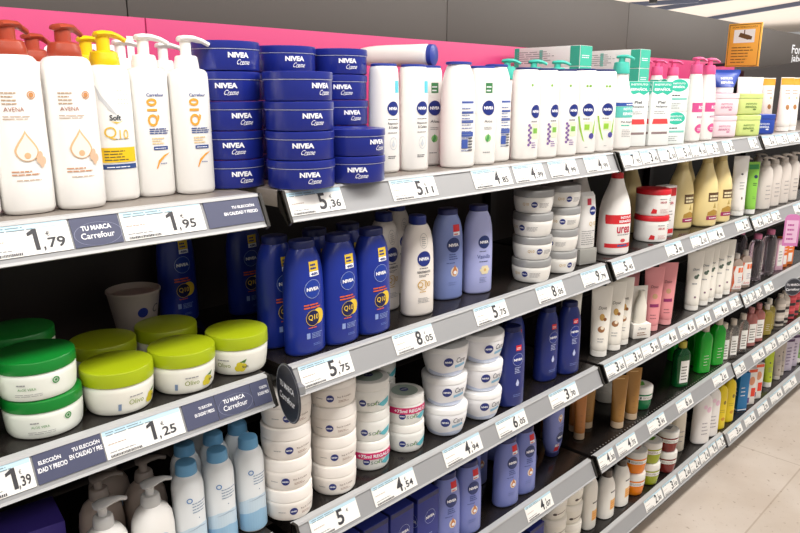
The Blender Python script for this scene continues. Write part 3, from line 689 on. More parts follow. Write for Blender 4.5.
def soap(hexb, hexp='F4F5F5', trans=.35):
    def k():
        t = thing('soap_dispenser', cat='soap dispenser'); rows = [(0, .034, .024), (.003, .038, .027), (.01, .040, .029), (.10, .040, .029), (.125, .037, .027), (.140, .029, .023), (.147, .018, .018), (.150, .016, .016)]
        MB().loft(rows, mat(hexb, .3), 2.4).build('bottle_body', t)
        P = Print(front(rows, 2.4)); P.ring(0, .085, .014, .003, mat('BFD0E6', .4), 0); P.disc(0, .085, .008, mat('CBD9EA', .4), 0); P.lines(-.02, .03, .02, .06, 4, GREY, 1, .25); P.build('label_print', t)
        pump(t, .149, mat(hexp, .15, trans=trans), .0175, .018, .008, .016, .044, -5, hr=.014); return t
    return k
def tube(hexb, hexc, H, w, r, art, name='cream_tube', capr=None, caph=.022):
    def k():
        t = thing(name, cat='cream tube'); capr_ = capr or r * .96
        rows = [(caph, r * .96, r * .96), (caph + .002, r, r)] + [(caph + (H - .012 - caph) * q, r + (w / 2 - r) * q, r * (1 - q) ** .8 * 1.0 + .0012 * q) for q in (.1, .25, .4, .55, .7, .82, .92, 1)] + [(H, w / 2, .0012)]
        MB().loft(rows, mat(hexb, .35), 2.0, 36).build('tube_body', t)
        MB().cyl(0, 0, 0, caph - .0005, capr_, mat(hexc, .35), .002, 36).build('cap', t)
        P = Print(front(rows)); art(P, H); P.build('label_print', t); return t
    return k
def art_dove(P, H):
    P.text('Dove', .002, H * .70, .011, mat('5A4A3E', .5), wd=.028, sk=.25); G = mat('C39A52', .45)
    P.disc(.0, H * .57, .009, G, 0, rv=.012); P.disc(.010, H * .54, .006, mat('8B5A32', .5), 1); P.disc(-.002, H * .40, .012, mat('9A6A42', .5), 0, rv=.011); P.disc(.001, H * .42, .006, mat('F3E6D0', .5), 1); P.lines(-.014, H * .22, .014, H * .30, 2, GREY, 1, .3)
def art_dove2(P, H):
    P.text('Dove', .002, H * .70, .010, mat('4A5A6E', .5), wd=.026, sk=.25); P.disc(.002, H * .57, .009, mat('5E6C60', .5), 0, rv=.008); P.disc(.010, H * .60, .005, mat('3F5C46', .5), 1); P.lines(-.014, H * .45, .016, H * .5, 1, GREY, 1, .4); P.rect(-.004, H * .22, .004, H * .25, mat('7D5C70', .5), 1)
def art_pinkt(P, H):
    P.text('Dove', .0, H * .70, .011, mat('7A4A52', .5), wd=.028, sk=.25); P.disc(.002, H * .55, .010, mat('C8A07A', .5), 0); P.rect(-.016, H * .38, .018, H * .43, mat('8E2A62', .5), 0); P.lines(-.014, H * .2, .014, H * .3, 2, mat('A86A72', .5), 1, .3)
def art_brown(P, H): P.lines(-.004, H * .25, .006, H * .6, 3, mat('8A6238', .5), 1, .1); P.rect(-.016, H * .93, .016, H * .945, mat('D6B27C', .4), 0)
def art_plain(P, H): P.lines(-.012, H * .45, .014, H * .6, 3, GREY, 1, .3); P.disc(.0, H * .7, .006, TXT, 0, rv=.004); P.disc(.0, H * .3, .004, mat('6F6250', .5), 0, rv=.006)
def art_green_t(P, H): P.disc(.010, H * .72, .010, mat('2B3C58', .5), 0, rv=.008); P.lines(-.004, H * .55, .018, H * .62, 2, mat('35553A', .5), 1, .4); P.lines(-.004, H * .3, .014, H * .36, 2, mat('5E8C4A', .5), 1, .3); P.rect(-.024, H * .86, .024, H * .95, mat('2F8F45', .4), 0)
def big(hexb, hexc, rows, cap, art, name='body_milk_bottle', cat='body milk bottle', e=2.2, trans=0, rough=.3):
    def k():
        t = thing(name, cat=cat); MB().loft(rows, mat(hexb, rough, trans=trans), e).build('bottle_body', t); z0, z1, r = cap
        MB().loft([(z0, r * .97, r * .97), (z0 + .001, r, r), (z1 - .003, r * .96, r * .96), (z1, r * .82, r * .82)], mat(hexc, .35)).build('cap', t)
        P = Print(front(rows, e)); art(P); P.build('label_print', t); return t
    return k
CONE = [(0, .048, .040), (.003, .052, .044), (.010, .055, .046), (.10, .055, .046), (.15, .052, .044), (.18, .046, .039), (.205, .037, .032), (.225, .028, .026), (.24, .0225, .0225), (.252, .020, .020)]
def art_urea(P):
    P.rect(-.052, .106, .052, .136, RED, 0); P.text('INSTITUTO', .012, .127, .008, TXTW, wd=.050, bold=.03); P.text('ESPAÑOL', .010, .115, .010, TXTW, wd=.056, bold=.04)
    P.text('urea', .002, .086, .022, mat('C0304A', .4), wd=.054, bold=.02); P.lines(-.022, .068, .032, .074, 1, GREY, 1, .5); P.disc(.0, .050, .010, mat('CE4A52', .4), 0, rv=.006); P.rect(-.052, .026, .052, .040, RED, 0); P.lines(-.020, .030, .038, .038, 1, mat('3E5A96', .5), 1, .8)
def art_beige(P):
    P.rect(-.020, .102, .040, .138, mat('5E4428', .5), 0); P.lines(-.014, .107, .036, .133, 2, mat('E8DCB4', .5), 1, .6); P.poly([(.006, .076), (.014, .098), (.022, .076)], mat('B8A05A', .5), 0)
    P.poly([(-.020, .046), (-.018, .060), (.010, .070), (.038, .060), (.038, .046)], mat('B08A3A', .5), 0); P.rect(-.022, .028, .038, .044, mat('A0305E', .5), 1); P.lines(-.01, .034, .03, .041, 1, TXTW, 2, .5)
def k_inst(kz=1.0):
    t = thing('pump_bottle', cat='pump bottle'); zc = .236 * kz; rows = [(z * kz, a_, b_) for z, a_, b_ in [(0, .040, .032), (.003, .044, .036), (.009, .046, .038), (.12, .046, .038), (.15, .044, .036), (.175, .038, .031), (.20, .029, .026), (.225, .022, .022), (.238, .020, .020)]]
    MB().loft(rows, WHITE, 2.2).build('bottle_body', t); P = Print(front(rows, 2.2)); P.rect(-.044, .136, .044, .147, mat('2C4FA0', .5), 0); P.lines(.0, .139, .04, .144, 1, TXTW, 1, .6)
    P.rect(-.044, .100, .044, .135, mat('5CC2B6', .45), 0); P.text('INSTITUTO', .012, .127, .008, TXTW, wd=.046, bold=.02); P.text('ESPAÑOL', .012, .113, .011, TXTW, wd=.048, bold=.04); P.text('Piel Atópica', .008, .086, .007, TXT, wd=.050, bold=.02); P.lines(-.016, .074, .028, .080, 1, TEAL, 1, .6); P.lines(-.012, .040, .030, .066, 5, GREY, 1, .3)
    P.build('label_print', t, 'dark blue and mint bands'); pump(t, zc, mat('4CC6B4', .35), .0255, .034, .010, .012, .040, -60); return t
def k_pinkpump():
    t = thing('pump_bottle', cat='pump bottle'); rows = [(0, .034, .026), (.003, .037, .029), (.009, .039, .031), (.15, .038, .030), (.19, .033, .027), (.22, .026, .024), (.240, .021, .021), (.245, .020, .020)]
    MB().loft(rows, WHITE, 2.2).build('bottle_body', t); P = Print(front(rows, 2.2)); M_ = mat('D2508E', .45); P.rect(-.036, .108, .036, .142, M_, 0); P.text('ROSA', .006, .125, .012, TXTW, wd=.044, bold=.04); P.text('MOSQUETA', .004, .090, .009, mat('B4669A', .5), wd=.050, bold=.02)
    P.disc(.0, .048, .026, M_, 0, rv=.017); P.lines(-.014, .042, .014, .054, 2, TXTW, 1, .4); P.build('label_print', t, 'pink bands'); pump(t, .245, mat('E75D93', .35), .0215, .032, .009, .016, .042, -30); return t
def carton(hexb, wx, dy, H, art, name='carton', side=None):
    def k():
        t = thing(name, cat='carton'); MB().box(-wx / 2, -dy / 2, 0, wx / 2, dy / 2, H, mat(hexb, .5), .0012).build('carton_body', t)
        P = Print(flat(-dy / 2), 0); art(P, wx, H); P.build('front_print', t)
        P = Print(lambda u, v, l: Vector((-wx / 2 - OFF - LAY * l, -u, v)), 0); (side or art)(P, dy, H); P.build('side_print', t); return t
    return k
def art_atop(red):
    def f(P, w, H):
        h = w / 2 - .001; P.poly([(-h, H - .001), (-h, H * .84), (-h * .5, H * .80), (0, H * .83), (h * .5, H * .79), (h, H * .84), (h, H - .001)], TEAL, 0); P.text('INSTITUTO', 0, H * .95, H * .03, TXTW, wd=w * .8, bold=.03); P.text('ESPAÑOL', 0, H * .88, H * .05, TXTW, wd=w * .8, bold=.04)
        P.text('Piel', 0, H * .68, H * .045, TXT, wd=w * .35, bold=.02); P.text('Atópica', 0, H * .61, H * .04, TXT, wd=w * .6, bold=.02); P.lines(-h * .7, H * .5, h * .7, H * .56, 2, GREY, 1, .3)
        if red: P.poly([(-h * .8, H * .34), (-h * .7, H * .42), (h * .7, H * .42), (h * .8, H * .34)], mat('E0484A', .5), 0); P.rect(-h * .8, H * .18, h * .8, H * .215, mat('8E7A7A', .5), 0)
        else: P.rect(-h, 0.001, h, H * .12, TEAL, 0); P.lines(-h * .7, H * .2, h * .7, H * .42, 4, mat('7FC9BC', .5), 1, .3)
    return f
def art_small(P, w, H):
    h = w / 2 - .001; P.disc(0, H * .80, h * .9, TEAL, 0, rv=H * .19); P.text('INSTITUTO', 0, H * .86, H * .05, TXTW, wd=w * .6, bold=.03); P.text('ESPAÑOL', 0, H * .76, H * .08, TXTW, wd=w * .6, bold=.04); P.lines(-h * .8, H * .48, h * .8, H * .54, 1, TXT, 1, .6); P.rect(-h * .9, H * .36, h * .9, H * .42, mat('7FC9BC', .5), 0); P.lines(-h * .7, H * .1, h * .5, H * .3, 3, GREY, 1, .3)
def art_longbox(P, w, H):
    h = w / 2; P.rect(w * .36, .001, w / 2 - .001, H - .001, mat('38B79C', .5), 0); P.rect(-w / 2 + .001, .001, -w * .42, H - .001, mat('38B79C', .5), 0); P.lines(-h * .9, H * .2, h * .6, H * .85, 6, mat('9AA3A3', .5), 1, .35); P.rect(-h * .2, H * .15, -h * .1, H * .85, mat('6CC7B6', .5), 0)
def art_longend(P, w, H): P.rect(-w / 2 + .001, .001, w / 2 - .001, H - .001, mat('38B79C', .5), 0); P.lines(-w * .35, H * .4, w * .35, H * .6, 2, TXTW, 1, .4)
def art_tubbox(hexl):
    def f(P, w, H): P.text('INSTITUTO', 0, H * .62, H * .12, mat(hexl, .5), wd=w * .55); P.text('ESPAÑOL', 0, H * .42, H * .2, mat(hexl, .5), wd=w * .55, bold=.02); P.rect(-w / 2 + .002, H * .74, w / 2 - .002, H * .77, PAPER, 0)
    return f
def k_rail_tub(hexb, hexl):
    def k():
        t = thing('cream_tub', cat='cream tub'); rows = [(0, .054, .040), (.003, .058, .044), (.01, .060, .046), (.062, .060, .046), (.066, .059, .045)]
        MB().loft(rows, mat(hexb, .35), 4.0, 40).build('tub_body', t); MB().loft([(.0665, .060, .046), (.068, .0612, .0472), (.084, .0612, .0472), (.087, .058, .044)], mat(hexb, .3), 4.0, 40).build('tub_lid', t)
        P = Print(front(rows, 4.0)); P.text('INSTITUTO', -.004, .045, .007, mat(hexl, .5), wd=.050, bold=.02); P.text('ESPAÑOL', -.004, .033, .010, mat(hexl, .5), wd=.052, bold=.03); P.disc(.012, .022, .008, mat(hexl, .5), 0, rv=.003); P.build('label_print', t); return t
    return k
def clear(hexb, hexc, a, b, H, cap, lab=None, trans=.92, e=3.0, name='clear_bottle', cat='clear bottle', caph=.025):
    def k():
        t = thing(name, cat=cat); rows = [(0, a * .9, b * .9), (.003, a, b), (H * .8, a, b), (H * .9, a * .9, b * .9), (H * .96, a * .6, b * .7), (H, cap, cap)]
        MB().loft(rows, mat(hexb, .06, trans=trans), e).build('bottle_body', t); MB().cyl(0, 0, H + .0003, H + caph, cap * 1.05, mat(hexc, .35), .002).build('cap', t)
        P = Print(front(rows, e)); (lab or art_label)(P, a, H); P.build('label_print', t); return t
    return k
def art_label(P, a, H): P.rect(-a * .6, H * .12, a * .6, H * .7, PAPER, 0); P.lines(-a * .45, H * .2, a * .45, H * .6, 5, mat('6A6A60', .5), 1, .4)
def art_thin(P, a, H): P.lines(-a * .4, H * .2, a * .4, H * .5, 4, mat('C9C4BE', .5), 0, .2)
def art_orange(P, a, H): P.rect(-a * .85, H * .1, a * .9, H * .8, mat('F0ECE8', .5), 0); P.poly([(-a * .9, H * .02), (-a * .55, H * .3), (-a * .75, H * .6), (-a * .5, H * .8), (-a * .93, H * .8), (-a * .93, H * .02)], mat('DD5A1C', .4), 1); P.rect(-a * .1, H * .6, a * .3, H * .75, mat('E8703A', .5), 1); P.rect(a * .4, H * .6, a * .8, H * .75, mat('E8703A', .5), 1); P.lines(0, H * .3, a * .7, H * .5, 3, mat('8A8AA8', .5), 1, .3); P.text('Aceite', a * .1, H * .17, H * .08, mat('C8382A', .5), 1, wd=a * 1.1, sk=.3)
def art_stripe(c1):
    def f(P, a, H):
        for i in range(4): P.rect(-a * .95, H * (.1 + i * .2), a * .95, H * (.2 + i * .2), mat(c1 if i % 2 else '2A2426', .5), 0)
    return f
def art_milk(P): nivea(P, -.010, .10, .011, 1, mat('5A3A2E', .4)); P.lines(-.022, .06, .024, .085, 3, mat('9A8474', .5), 1, .3)
def art_orb(P): P.rect(-.016, .040, .020, .080, mat('F2B96A', .4), 0); P.lines(-.012, .046, .016, .074, 3, mat('E08A2C', .4), 1, .4); P.lines(-.016, .110, .020, .118, 1, TXT, 1, .6)
def art_none(P): P.lines(-.014, .05, .016, .12, 3, mat('A5A0A0', .5), 1, .2)
def art_pinkflow(P): P.lines(-.02, .05, .02, .12, 4, mat('A6A0A8', .5), 1, .25); P.disc(.012, .17, .014, mat('EFC9DC', .5), 0); P.disc(-.01, .185, .01, mat('F3D6E4', .5), 0)
def art_yel(P): P.disc(.006, .14, .008, mat('8E7A2A', .5), 0, rv=.010); P.lines(-.016, .09, .018, .11, 2, mat('B8A02A', .5), 1, .3); P.disc(.004, .055, .012, mat('D79A2A', .5), 0, rv=.009)
def slim(a, b, H): return [(0, a * .9, b * .86), (.003, a * .97, b * .96), (.008, a, b), (H * .8, a * .98, b * .98), (H * .9, a * .9, b * .9), (H * .96, a * .7, b * .75), (H, a * .45, b * .6)]
def k_spongebox():
    t = thing('window_carton', cat='carton'); W = mat('F0ECE4', .5); r = []
    MB().box(-.036, -.022, 0, .036, .022, .055, W, .001).build('carton_base', t); MB().box(-.036, .016, .055, .036, .022, .19, W, .001).build('carton_back', t)
    MB().loft([(.056, .022, .015), (.06, .025, .016), (.12, .024, .016), (.15, .014, .012), (.16, .010, .010), (.178, .010, .010)], mat('F3EFE2', .3)).build('lotion_bottle', t)
    P = Print(flat(-.022), 0); P.text('Dove', 0, .038, .010, mat('4A4A66', .5), wd=.03, sk=.2); P.lines(-.02, .012, .02, .028, 2, mat('8F6A50', .5), 1, .4); P.build('front_print', t); return t
def k_soapw():
    t = thing('pump_bottle', cat='pump bottle'); rows = slim(.044, .032, .205); MB().loft(rows, mat('E2DAD2', .3), 2.2).build('bottle_body', t)
    P = Print(front(rows, 2.2)); P.lines(-.016, .05, .018, .13, 4, mat('A5A0A0', .5), 1, .2); P.build('label_print', t); pump(t, .204, mat('CFC6BE', .35), .0195, .022, .008, .010, .042, -30); return t
def k_serum():
    t = thing('boxed_serum', cat='boxed lotion'); MB().box(-.036, -.026, 0, .036, .026, .050, mat('B9B8B2', .12, trans=.35), .002).build('clear_tray', t)
    rows = [(.051, .033, .022), (.054, .035, .024), (.17, .034, .023), (.215, .030, .018), (.226, .028, .004)]
    MB().loft(rows, mat('EFEEEC', .35), 3.0).build('bottle_body', t); P = Print(front(rows, 3.0)); P.rect(-.012, .188, .004, .208, mat('C8344E', .5), 0); nivea(P, .010, .170, .014); P.text('Q10', .012, .128, .015, mat('CDB06A', .4), wd=.030); P.lines(-.028, .064, .030, .112, 7, GREY, 1, .3); P.build('label_print', t); return t
def k_lying():
    t = thing('lotion_bottle', cat='lotion bottle'); rows = lotion_rows(.029, .027, .200); MB().loft(rows, WHITE, 2.2).build('bottle_body', t)
    MB().loft([(-.014, .024, .022), (-.012, .0275, .0255), (-.001, .0285, .0265)], mat('2A3F96', .35), 2.2).build('base_cap', t); return t
def wtube_art(P, H): P.disc(.004, H * .62, .012, mat('4F9A4C', .5), 0, rv=.014); P.disc(-.006, H * .66, .009, mat('D9A28C', .5), 1, rv=.006); P.lines(-.016, H * .3, .016, H * .45, 3, GREY, 1, .3)
def otube_art(P, H): P.rect(-.036, H * .86, .036, H * .985, mat('F0A02C', .4), 0); P.disc(.0, H * .45, .010, mat('B07A48', .5), 0, rv=.012); P.disc(.008, H * .62, .006, mat('EBC79A', .5), 1); P.lines(-.014, H * .7, .014, H * .8, 2, mat('B89C88', .5), 1, .3)
BM_P = mat('7A85C6', .3); NV = mat('222F78', .28)
KINDS = {
 'oat': k_oat, 'softq': k_soft_q10, 'q10w': k_q10_white, 'tin': k_tin,
 'q10blue': lambda: lotion(mat('1C3192', .28), mat('16215E', .35), art_q10_blue),
 'gold': lambda: lotion(mat('EFE8E0', .35), mat('20307E', .35), art_gold, a=.042, cap=.022, capw=.46),
 'peri': lambda: lotion(mat('7F8FC8', .35), mat('2A2F66', .35), art_peri, a=.044),
 'van': lambda: lotion(mat('AEB4E4', .35), mat('2A2F66', .35), art_van, a=.042),
 'periD': lambda: lotion(BM_P, mat('2B3166', .35), art_peri, a=.0435, b=.030, H=.205, capw=.66),
 'navy': lambda: lotion(NV, mat('141C52', .35), art_navy, a=.042, b=.030),
 'drop': lambda: lotion(WHITE, mat('2A3F96', .35), art_white_drop, a=.0355, b=.032, H=.233, cap=.006, capw=.86, square=True),
 'backl': lambda: lotion(WHITE, mat('2A3F96', .35), art_back, a=.045, b=.036, H=.241, cap=.007, capw=.74),
 'greenl': lambda: lotion(WHITE, mat('2A3F96', .35), art_green, a=.038, b=.030, H=.235, cap=.006, capw=.86, square=True),
 'aloe': lambda: lotion(WHITE, mat('2E3A6E', .35), art_aloe, a=.043, b=.032, H=.240, cap=.006, capw=.76, square=True),
 'lav': lambda: lotion(WHITE, mat('2E3A6E', .35), art_lav, a=.041, b=.032, H=.236, cap=.006, capw=.76, square=True),
 'jgreen': k_jar_green, 'jlime': k_jar_lime, 'jsilver': k_jar_silver, 'jcream': k_jar_cream, 'soft': soft(False), 'softband': soft(True), 'care': k_jar_care, 'jred': k_jar_red,
 'tub_or': tub('EE8410', 'B8502A'), 'tub_li': tub('9BA820', '6AA02E'), 'tub_bo': tub('7A221C', '8A8A86'), 'tub_gr': tub('1F7A4A', '5FAE3E'), 'bowl': k_bowl_tub,
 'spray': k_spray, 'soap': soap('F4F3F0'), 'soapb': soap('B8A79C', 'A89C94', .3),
 'dove': tube('F2EEE4', 'F4F1EA', .245, .072, .029, art_dove), 'dove2': tube('F2EEE4', 'F4F1EA', .248, .070, .028, art_dove2), 'pinkt': tube('E9989C', 'EFA6A8', .245, .076, .028, art_pinkt),
 'brown': tube('9F7338', 'C9B296', .205, .062, .024, art_brown, caph=.026), 'brown2': tube('B4733A', 'BFA58A', .19, .042, .020, art_brown, caph=.026),
 'wtube': tube('F1EFEA', 'F2F2F0', .25, .075, .030, wtube_art), 'otube': tube('F3EFEA', 'F3EFEA', .25, .075, .030, otube_art), 'gtube': tube('8CCB4E', 'F0F0EC', .236, .062, .026, art_green_t),
 'plaint': tube('E9E6E2', 'EDEDEA', .26, .080, .032, art_plain), 'limet': tube('BFD22E', 'F0EFEA', .20, .062, .026, art_plain, caph=.03), 'violt': tube('C6BFD2', 'F0EFEA', .20, .064, .026, art_plain, caph=.03), 'greent': tube('8DB873', 'F0EFEA', .20, .062, .026, art_plain, caph=.03),
 'greyt': tube('B9AFA4', 'CFC8C0', .20, .06, .024, art_plain), 'blot': tube('2B49A8', 'F2F3F6', .092, .135, .040, lambda P, H: (P.text('INSTITUTO', 0, H * .62, .009, TXTW, wd=.05, bold=.03), P.text('ESPAÑOL', 0, H * .45, .011, TXTW, wd=.052, bold=.03))),
 'urea': big('F3F0EC', 'D0202C', CONE, (.2525, .276, .020), art_urea), 'beige': big('EBD79A', 'E9D493', CONE, (.2525, .276, .020), art_beige),
 'inst': k_inst, 'instm': lambda: k_inst(.915), 'pinkp': k_pinkpump,
 'cartr': carton('EFF3F1', .085, .045, .215, art_atop(True)), 'cartred': carton('F2EEEC', .07, .045, .19, lambda P, w, H: (P.rect(-w * .45, H * .80, w * .45, H * .96, RED, 0), P.text('UREA', 0, H * .66, H * .05, mat('C0304A', .4), wd=w * .6, bold=.03), P.lines(-w * .3, H * .3, w * .3, H * .55, 4, GREY, 1, .3), P.rect(-w * .45, H * .05, w * .45, H * .14, RED, 0))),
 'cartm': carton('EFF5F2', .085, .045, .225, art_atop(False)), 'carts': carton('EEF6F3', .088, .05, .112, art_small),
 'longb': carton('ECF0EE', .075, .26, .065, art_longend, 'long_carton', art_longbox), 'longg': carton('3FBFA6', .07, .05, .07, art_longend, 'small_carton'),
 'tubpink': k_rail_tub('F4DDE4', 'C77A9A'), 'tubgreen': k_rail_tub('CFE08A', '5C7A3A'), 'tubblue': k_rail_tub('2B49A8', 'E6EAF6'),
 'soapw': k_soapw,
 'pinkcap': clear('E9DCE6', 'DE7FA6', .040, .030, .205, .018, art_thin, .95), 'orb': clear('F0D9C8', 'D8D0CA', .032, .022, .155, .012, art_orange, .6), 'pinkbox': carton('E6B8CC', .05, .04, .16, lambda P, w, H: (P.rect(-w * .35, H * .15, w * .35, H * .85, PAPER, 0), P.lines(-w * .25, H * .3, w * .25, H * .7, 4, GREY, 1, .3))), 'orbox': carton('E8792E', .05, .04, .16, lambda P, w, H: (P.rect(-w * .3, H * .1, w * .3, H * .4, PAPER, 0), P.lines(-w * .25, H * .5, w * .25, H * .8, 3, TXTW, 1, .3))),
 'greenb': clear('1CC234', 'C9BDB0', .036, .026, .190, .016, art_thin, .4, name='green_bottle', cat='green bottle', caph=.034), 'dkgreenb': clear('0E7A3A', 'B9AE3C', .036, .026, .170, .016, None, .55, name='green_bottle', cat='green bottle', caph=.03),
 'clearw': clear('EDE8E0', 'D9CEC0', .030, .022, .165, .014, None, .85, caph=.03), 'clearr': clear('D88A84', 'B87A7C', .034, .026, .17, .014, None, .45, caph=.03), 'cleary': clear('D9C65A', 'F0EADF', .034, .026, .135, .013, lambda P, a, H: art_thin(P, a, H), .6, caph=.035),
 'stripe': clear('D9CFC4', 'D9CFC4', .030, .024, .16, .014, art_stripe('D8CFC6'), .2, caph=.02), 'stripr': clear('C0464E', 'B8444E', .030, .024, .16, .014, art_stripe('D05058'), .1, caph=.02),
 'milkjar': lambda: jar('cream_jar', 'cream jar', .050, .052, .022, mat('F1EDE2', .3), mat('F3EFE6', .3), lambda P: (P.disc(-.004, .024, .0075, mat('4A3A32', .4), 0, rv=.005), P.poly([(.004, .026), (.040, .034), (.040, .031), (.004, .022)], mat('8E7E70', .4), 0)), rb=.044),
 'conditioner': big('F1EEE6', 'EDE9E0', slim(.034, .026, .20), (.2005, .215, .018), art_orb, 'shampoo_bottle', 'shampoo bottle'), 'darkcap': big('F4F2EC', '4A4038', [(0, .036, .028), (.004, .041, .032), (.09, .041, .032), (.128, .038, .030), (.148, .030, .026), (.160, .022, .021), (.166, .020, .020)], (.1665, .194, .0195), art_orb, 'shampoo_bottle', 'shampoo bottle'),
 'bigw': big('F3F0EE', 'F3F0EE', slim(.046, .030, .235), (.2352, .238, .012), art_pinkflow, 'white_bottle', 'bottle'), 'beigeE': big('E4DCCB', 'DDD4C4', slim(.034, .026, .215), (.2155, .23, .014), art_none, 'beige_bottle', 'bottle'), 'yellow': big('F0D51A', 'F0D51A', slim(.034, .024, .222), (.2222, .226, .012), art_yel, 'yellow_bottle', 'bottle'),
 'bluebox': carton('1E78B4', .058, .04, .208, lambda P, w, H: (P.lines(-w * .3, H * .4, w * .3, H * .7, 3, TXTW, 1, .25), P.rect(-w * .45, H * .02, w * .45, H * .05, TXTW, 0))),
 'whitebox': carton('EFEAE4', .058, .04, .20, lambda P, w, H: (P.rect(-w * .4, H * .9, w * .45, H * .98, mat('E4562E', .5), 0), P.disc(0, H * .66, w * .3, mat('E8A07A', .5), 0, rv=H * .12), P.rect(0, H * .22, w * .45, H * .46, mat('E4442E', .5), 0), P.rect(-w * .4, H * .05, -w * .1, H * .2, mat('6A4A8A', .5), 0))),
 'violbox': carton('CFC6D8', .06, .04, .20, lambda P, w, H: (P.rect(-w * .45, H * .9, w * .45, H * .98, mat('4A3058', .5), 0), P.lines(-w * .3, H * .2, w * .3, H * .8, 6, mat('6E5C86', .5), 1, .3))),
 'purplebox': carton('4A3A9C', .16, .10, .138, lambda P, w, H: (P.disc(.02, H * .5, w * .25, mat('4E3E96', .4), 0, rv=H * .3), P.lines(-w * .4, H * .1, w * .1, H * .3, 3, mat('9A8ED0', .4), 1, .2))),
 'serum': k_serum, 'window': k_spongebox, 'lying': k_lying,
 'navybox': carton('2A3488', .082, .05, .20, lambda P, w, H: (P.rect(-w * .48, H * .93, w * .48, H * .99, mat('1A2058', .4), 0), P.ring(.006, H * .66, .020, .0008, mat('AFC0E8', .3), 1), P.text('NIVEA', .006, H * .66, .0085, TXTW, 2, wd=.032, bold=.05), P.lines(-.02, H * .25, .03, H * .45, 4, mat('8FA3D8', .4), 1, .3))),
}


# ================================================================== goods on the shelves
# top shelf, left bay
GP = 'pump bottles on the top shelf'
put('oat', 'A', .272, .078, 'white oat pump bottle mostly cut off by the left edge of the photo', GP)
put('oat', 'A', .3465, .072, 'white oat pump bottle with brown pump, left of its twin, above the 1,79 ticket', GP)
put('oat', 'A', .4225, .068, 'white oat pump bottle with brown pump standing left of the yellow pump bottle', GP)
put('oat', 'A', .372, .215, 'white oat pump bottle in the second row, brown pump peeking left of the front pump', GP)
put('oat', 'A', .450, .285, 'white oat pump bottle in the back row, small brown pump seen behind the front ones', GP)
put('softq', 'A', .500, .110, 'white bottle with bright yellow pump and yellow print patch', GP)
put('softq', 'A', .522, .235, 'second row bottle whose yellow pump peeks out left of the front yellow pump', GP)
put('q10w', 'A', .5705, .116, 'white pump bottle with orange lettering, left one of the front pair', GP)
put('q10w', 'A', .638, .096, 'white pump bottle with orange lettering, right one of the front pair, beside the blue tins', GP)
put('q10w', 'A', .597, .265, 'second row white pump bottle, its pump between the yellow pump and the front white pump', GP)
put('q10w', 'A', .692, .285, 'second row white pump bottle, its pump between the two front white pumps', GP)
# blue tins: stacks
random.seed(3)
ords = ['bottom', 'second from bottom', 'third from bottom', 'fourth from bottom', 'top']
for nm_, x, y, n, rots in (('left stack by the pump bottles', .7375, .133, 5, (-12, -24, -8, -30, -8)),
                     ('front stack above the 5,36 ticket', .826, .026, 4, (-22, -32, -14, 4)),
                     ('stack behind the front one', .897, .166, 5, (0, 10, -20, -14, -16)),
                     ('low two tin stack at right', .960, .024, 2, (-34, 8)),
                     ('rear right stack', 1.036, .160, 5, (0, 8, -12, -30, -20))):
    for k in range(n):
        o = 'top one' if k == n - 1 else ords[k]
        put('tin', 'A', x + random.uniform(-.0012, .0012), y + random.uniform(-.0012, .0012), 'blue cream tin, %s of the %s' % (o, nm_), 'blue cream tins', dz=k * .0536, rot=rots[k])
# white lotions
GL = 'white lotion bottles on the top shelf'
put('drop', 'A', 1.120, .100, 'white lotion bottle with cyan tag standing right of the blue tins', GL, rot=-10)
put('drop', 'A', 1.197, .082, 'white lotion bottle with cyan tag, second from the blue tins', GL, rot=-12)
put('greenl', 'A', 1.315, .145, 'white lotion bottle half hidden behind the one showing its blue printed back', GL, rot=-20)
put('backl', 'A', 1.328, .058, 'white lotion bottle turned so its blue printed back table shows', GL, rot=-8)
put('greenl', 'A', 1.424, .062, 'white lotion bottle with dark green tag and blue round logo', GL, rot=-22)
put('backl', 'A', 1.515, .088, 'slim white lotion bottle with printed back right of the green tagged one', GL)
put('greenl', 'A', 1.600, .150, 'white lotion bottle standing back, left of the lavender bottles', GL)
put('lying', 'A', 1.352, .175, 'white bottle with dark blue end lying on top of the lotion bottles left of centre', None, dz=.2685, rot=0, rx=(R(-90), 0, R(20)))
for x, y, kd, d, ro in ((1.612, .062, 'lav', 'leftmost lavender print lotion bottle', -14), (1.700, .058, 'lav', 'second lavender print lotion bottle', -16), (1.795, .054, 'lav', 'lavender print lotion bottle just left of the two green leaf ones', -24), (1.905, .060, 'aloe', 'white lotion bottle with green leaf print, left one', -34), (2.003, .052, 'aloe', 'white lotion bottle with green leaf print, right one beside the mint pump bottle', -34)):
    put(kd, 'A', x, y, d, GL, rot=ro)
for x, y, d in ((1.745, .225, 'bottle behind the lavender lotions, leftmost of the three mint pumps'), (1.845, .20, 'bottle behind the lavender lotions, middle of the three mint pumps'), (1.935, .175, 'bottle behind the green leaf lotions, right of the three mint pumps')):
    put('instm', 'A', x, y, d, GP)
put('inst', 'A', 2.142, .070, 'white bottle with mint pump and blue and mint bands at the shelf front', GP, rot=-22)
GC = 'mint and white cartons'
for k in range(5):
    put('longb', 'A', 2.125, .320, 'long white and mint carton lying flat, %s of the left pile' % ('top one' if k == 4 else ords[k]), GC, dz=k * .0655, rot=0)
for k in range(5):
    put('longb', 'A', 2.450, .275, 'long white and mint carton lying flat, %s of the right pile' % ('top one' if k == 4 else ords[k]), GC, dz=k * .0655, rot=0)
put('cartr', 'A', 2.292, .095, 'white carton with small red patch, half hidden by the mint banded pump bottle', GC, rot=-25)
put('cartr', 'A', 2.393, .060, 'white carton with mint top and red patch at the front', GC, rot=-25)
put('cartm', 'A', 2.585, .135, 'tall mint topped carton behind the two small stacked cartons', GC, rot=-20)
put('carts', 'A', 2.497, .052, 'small mint and white carton, lower of the front pair', GC, rot=-25)
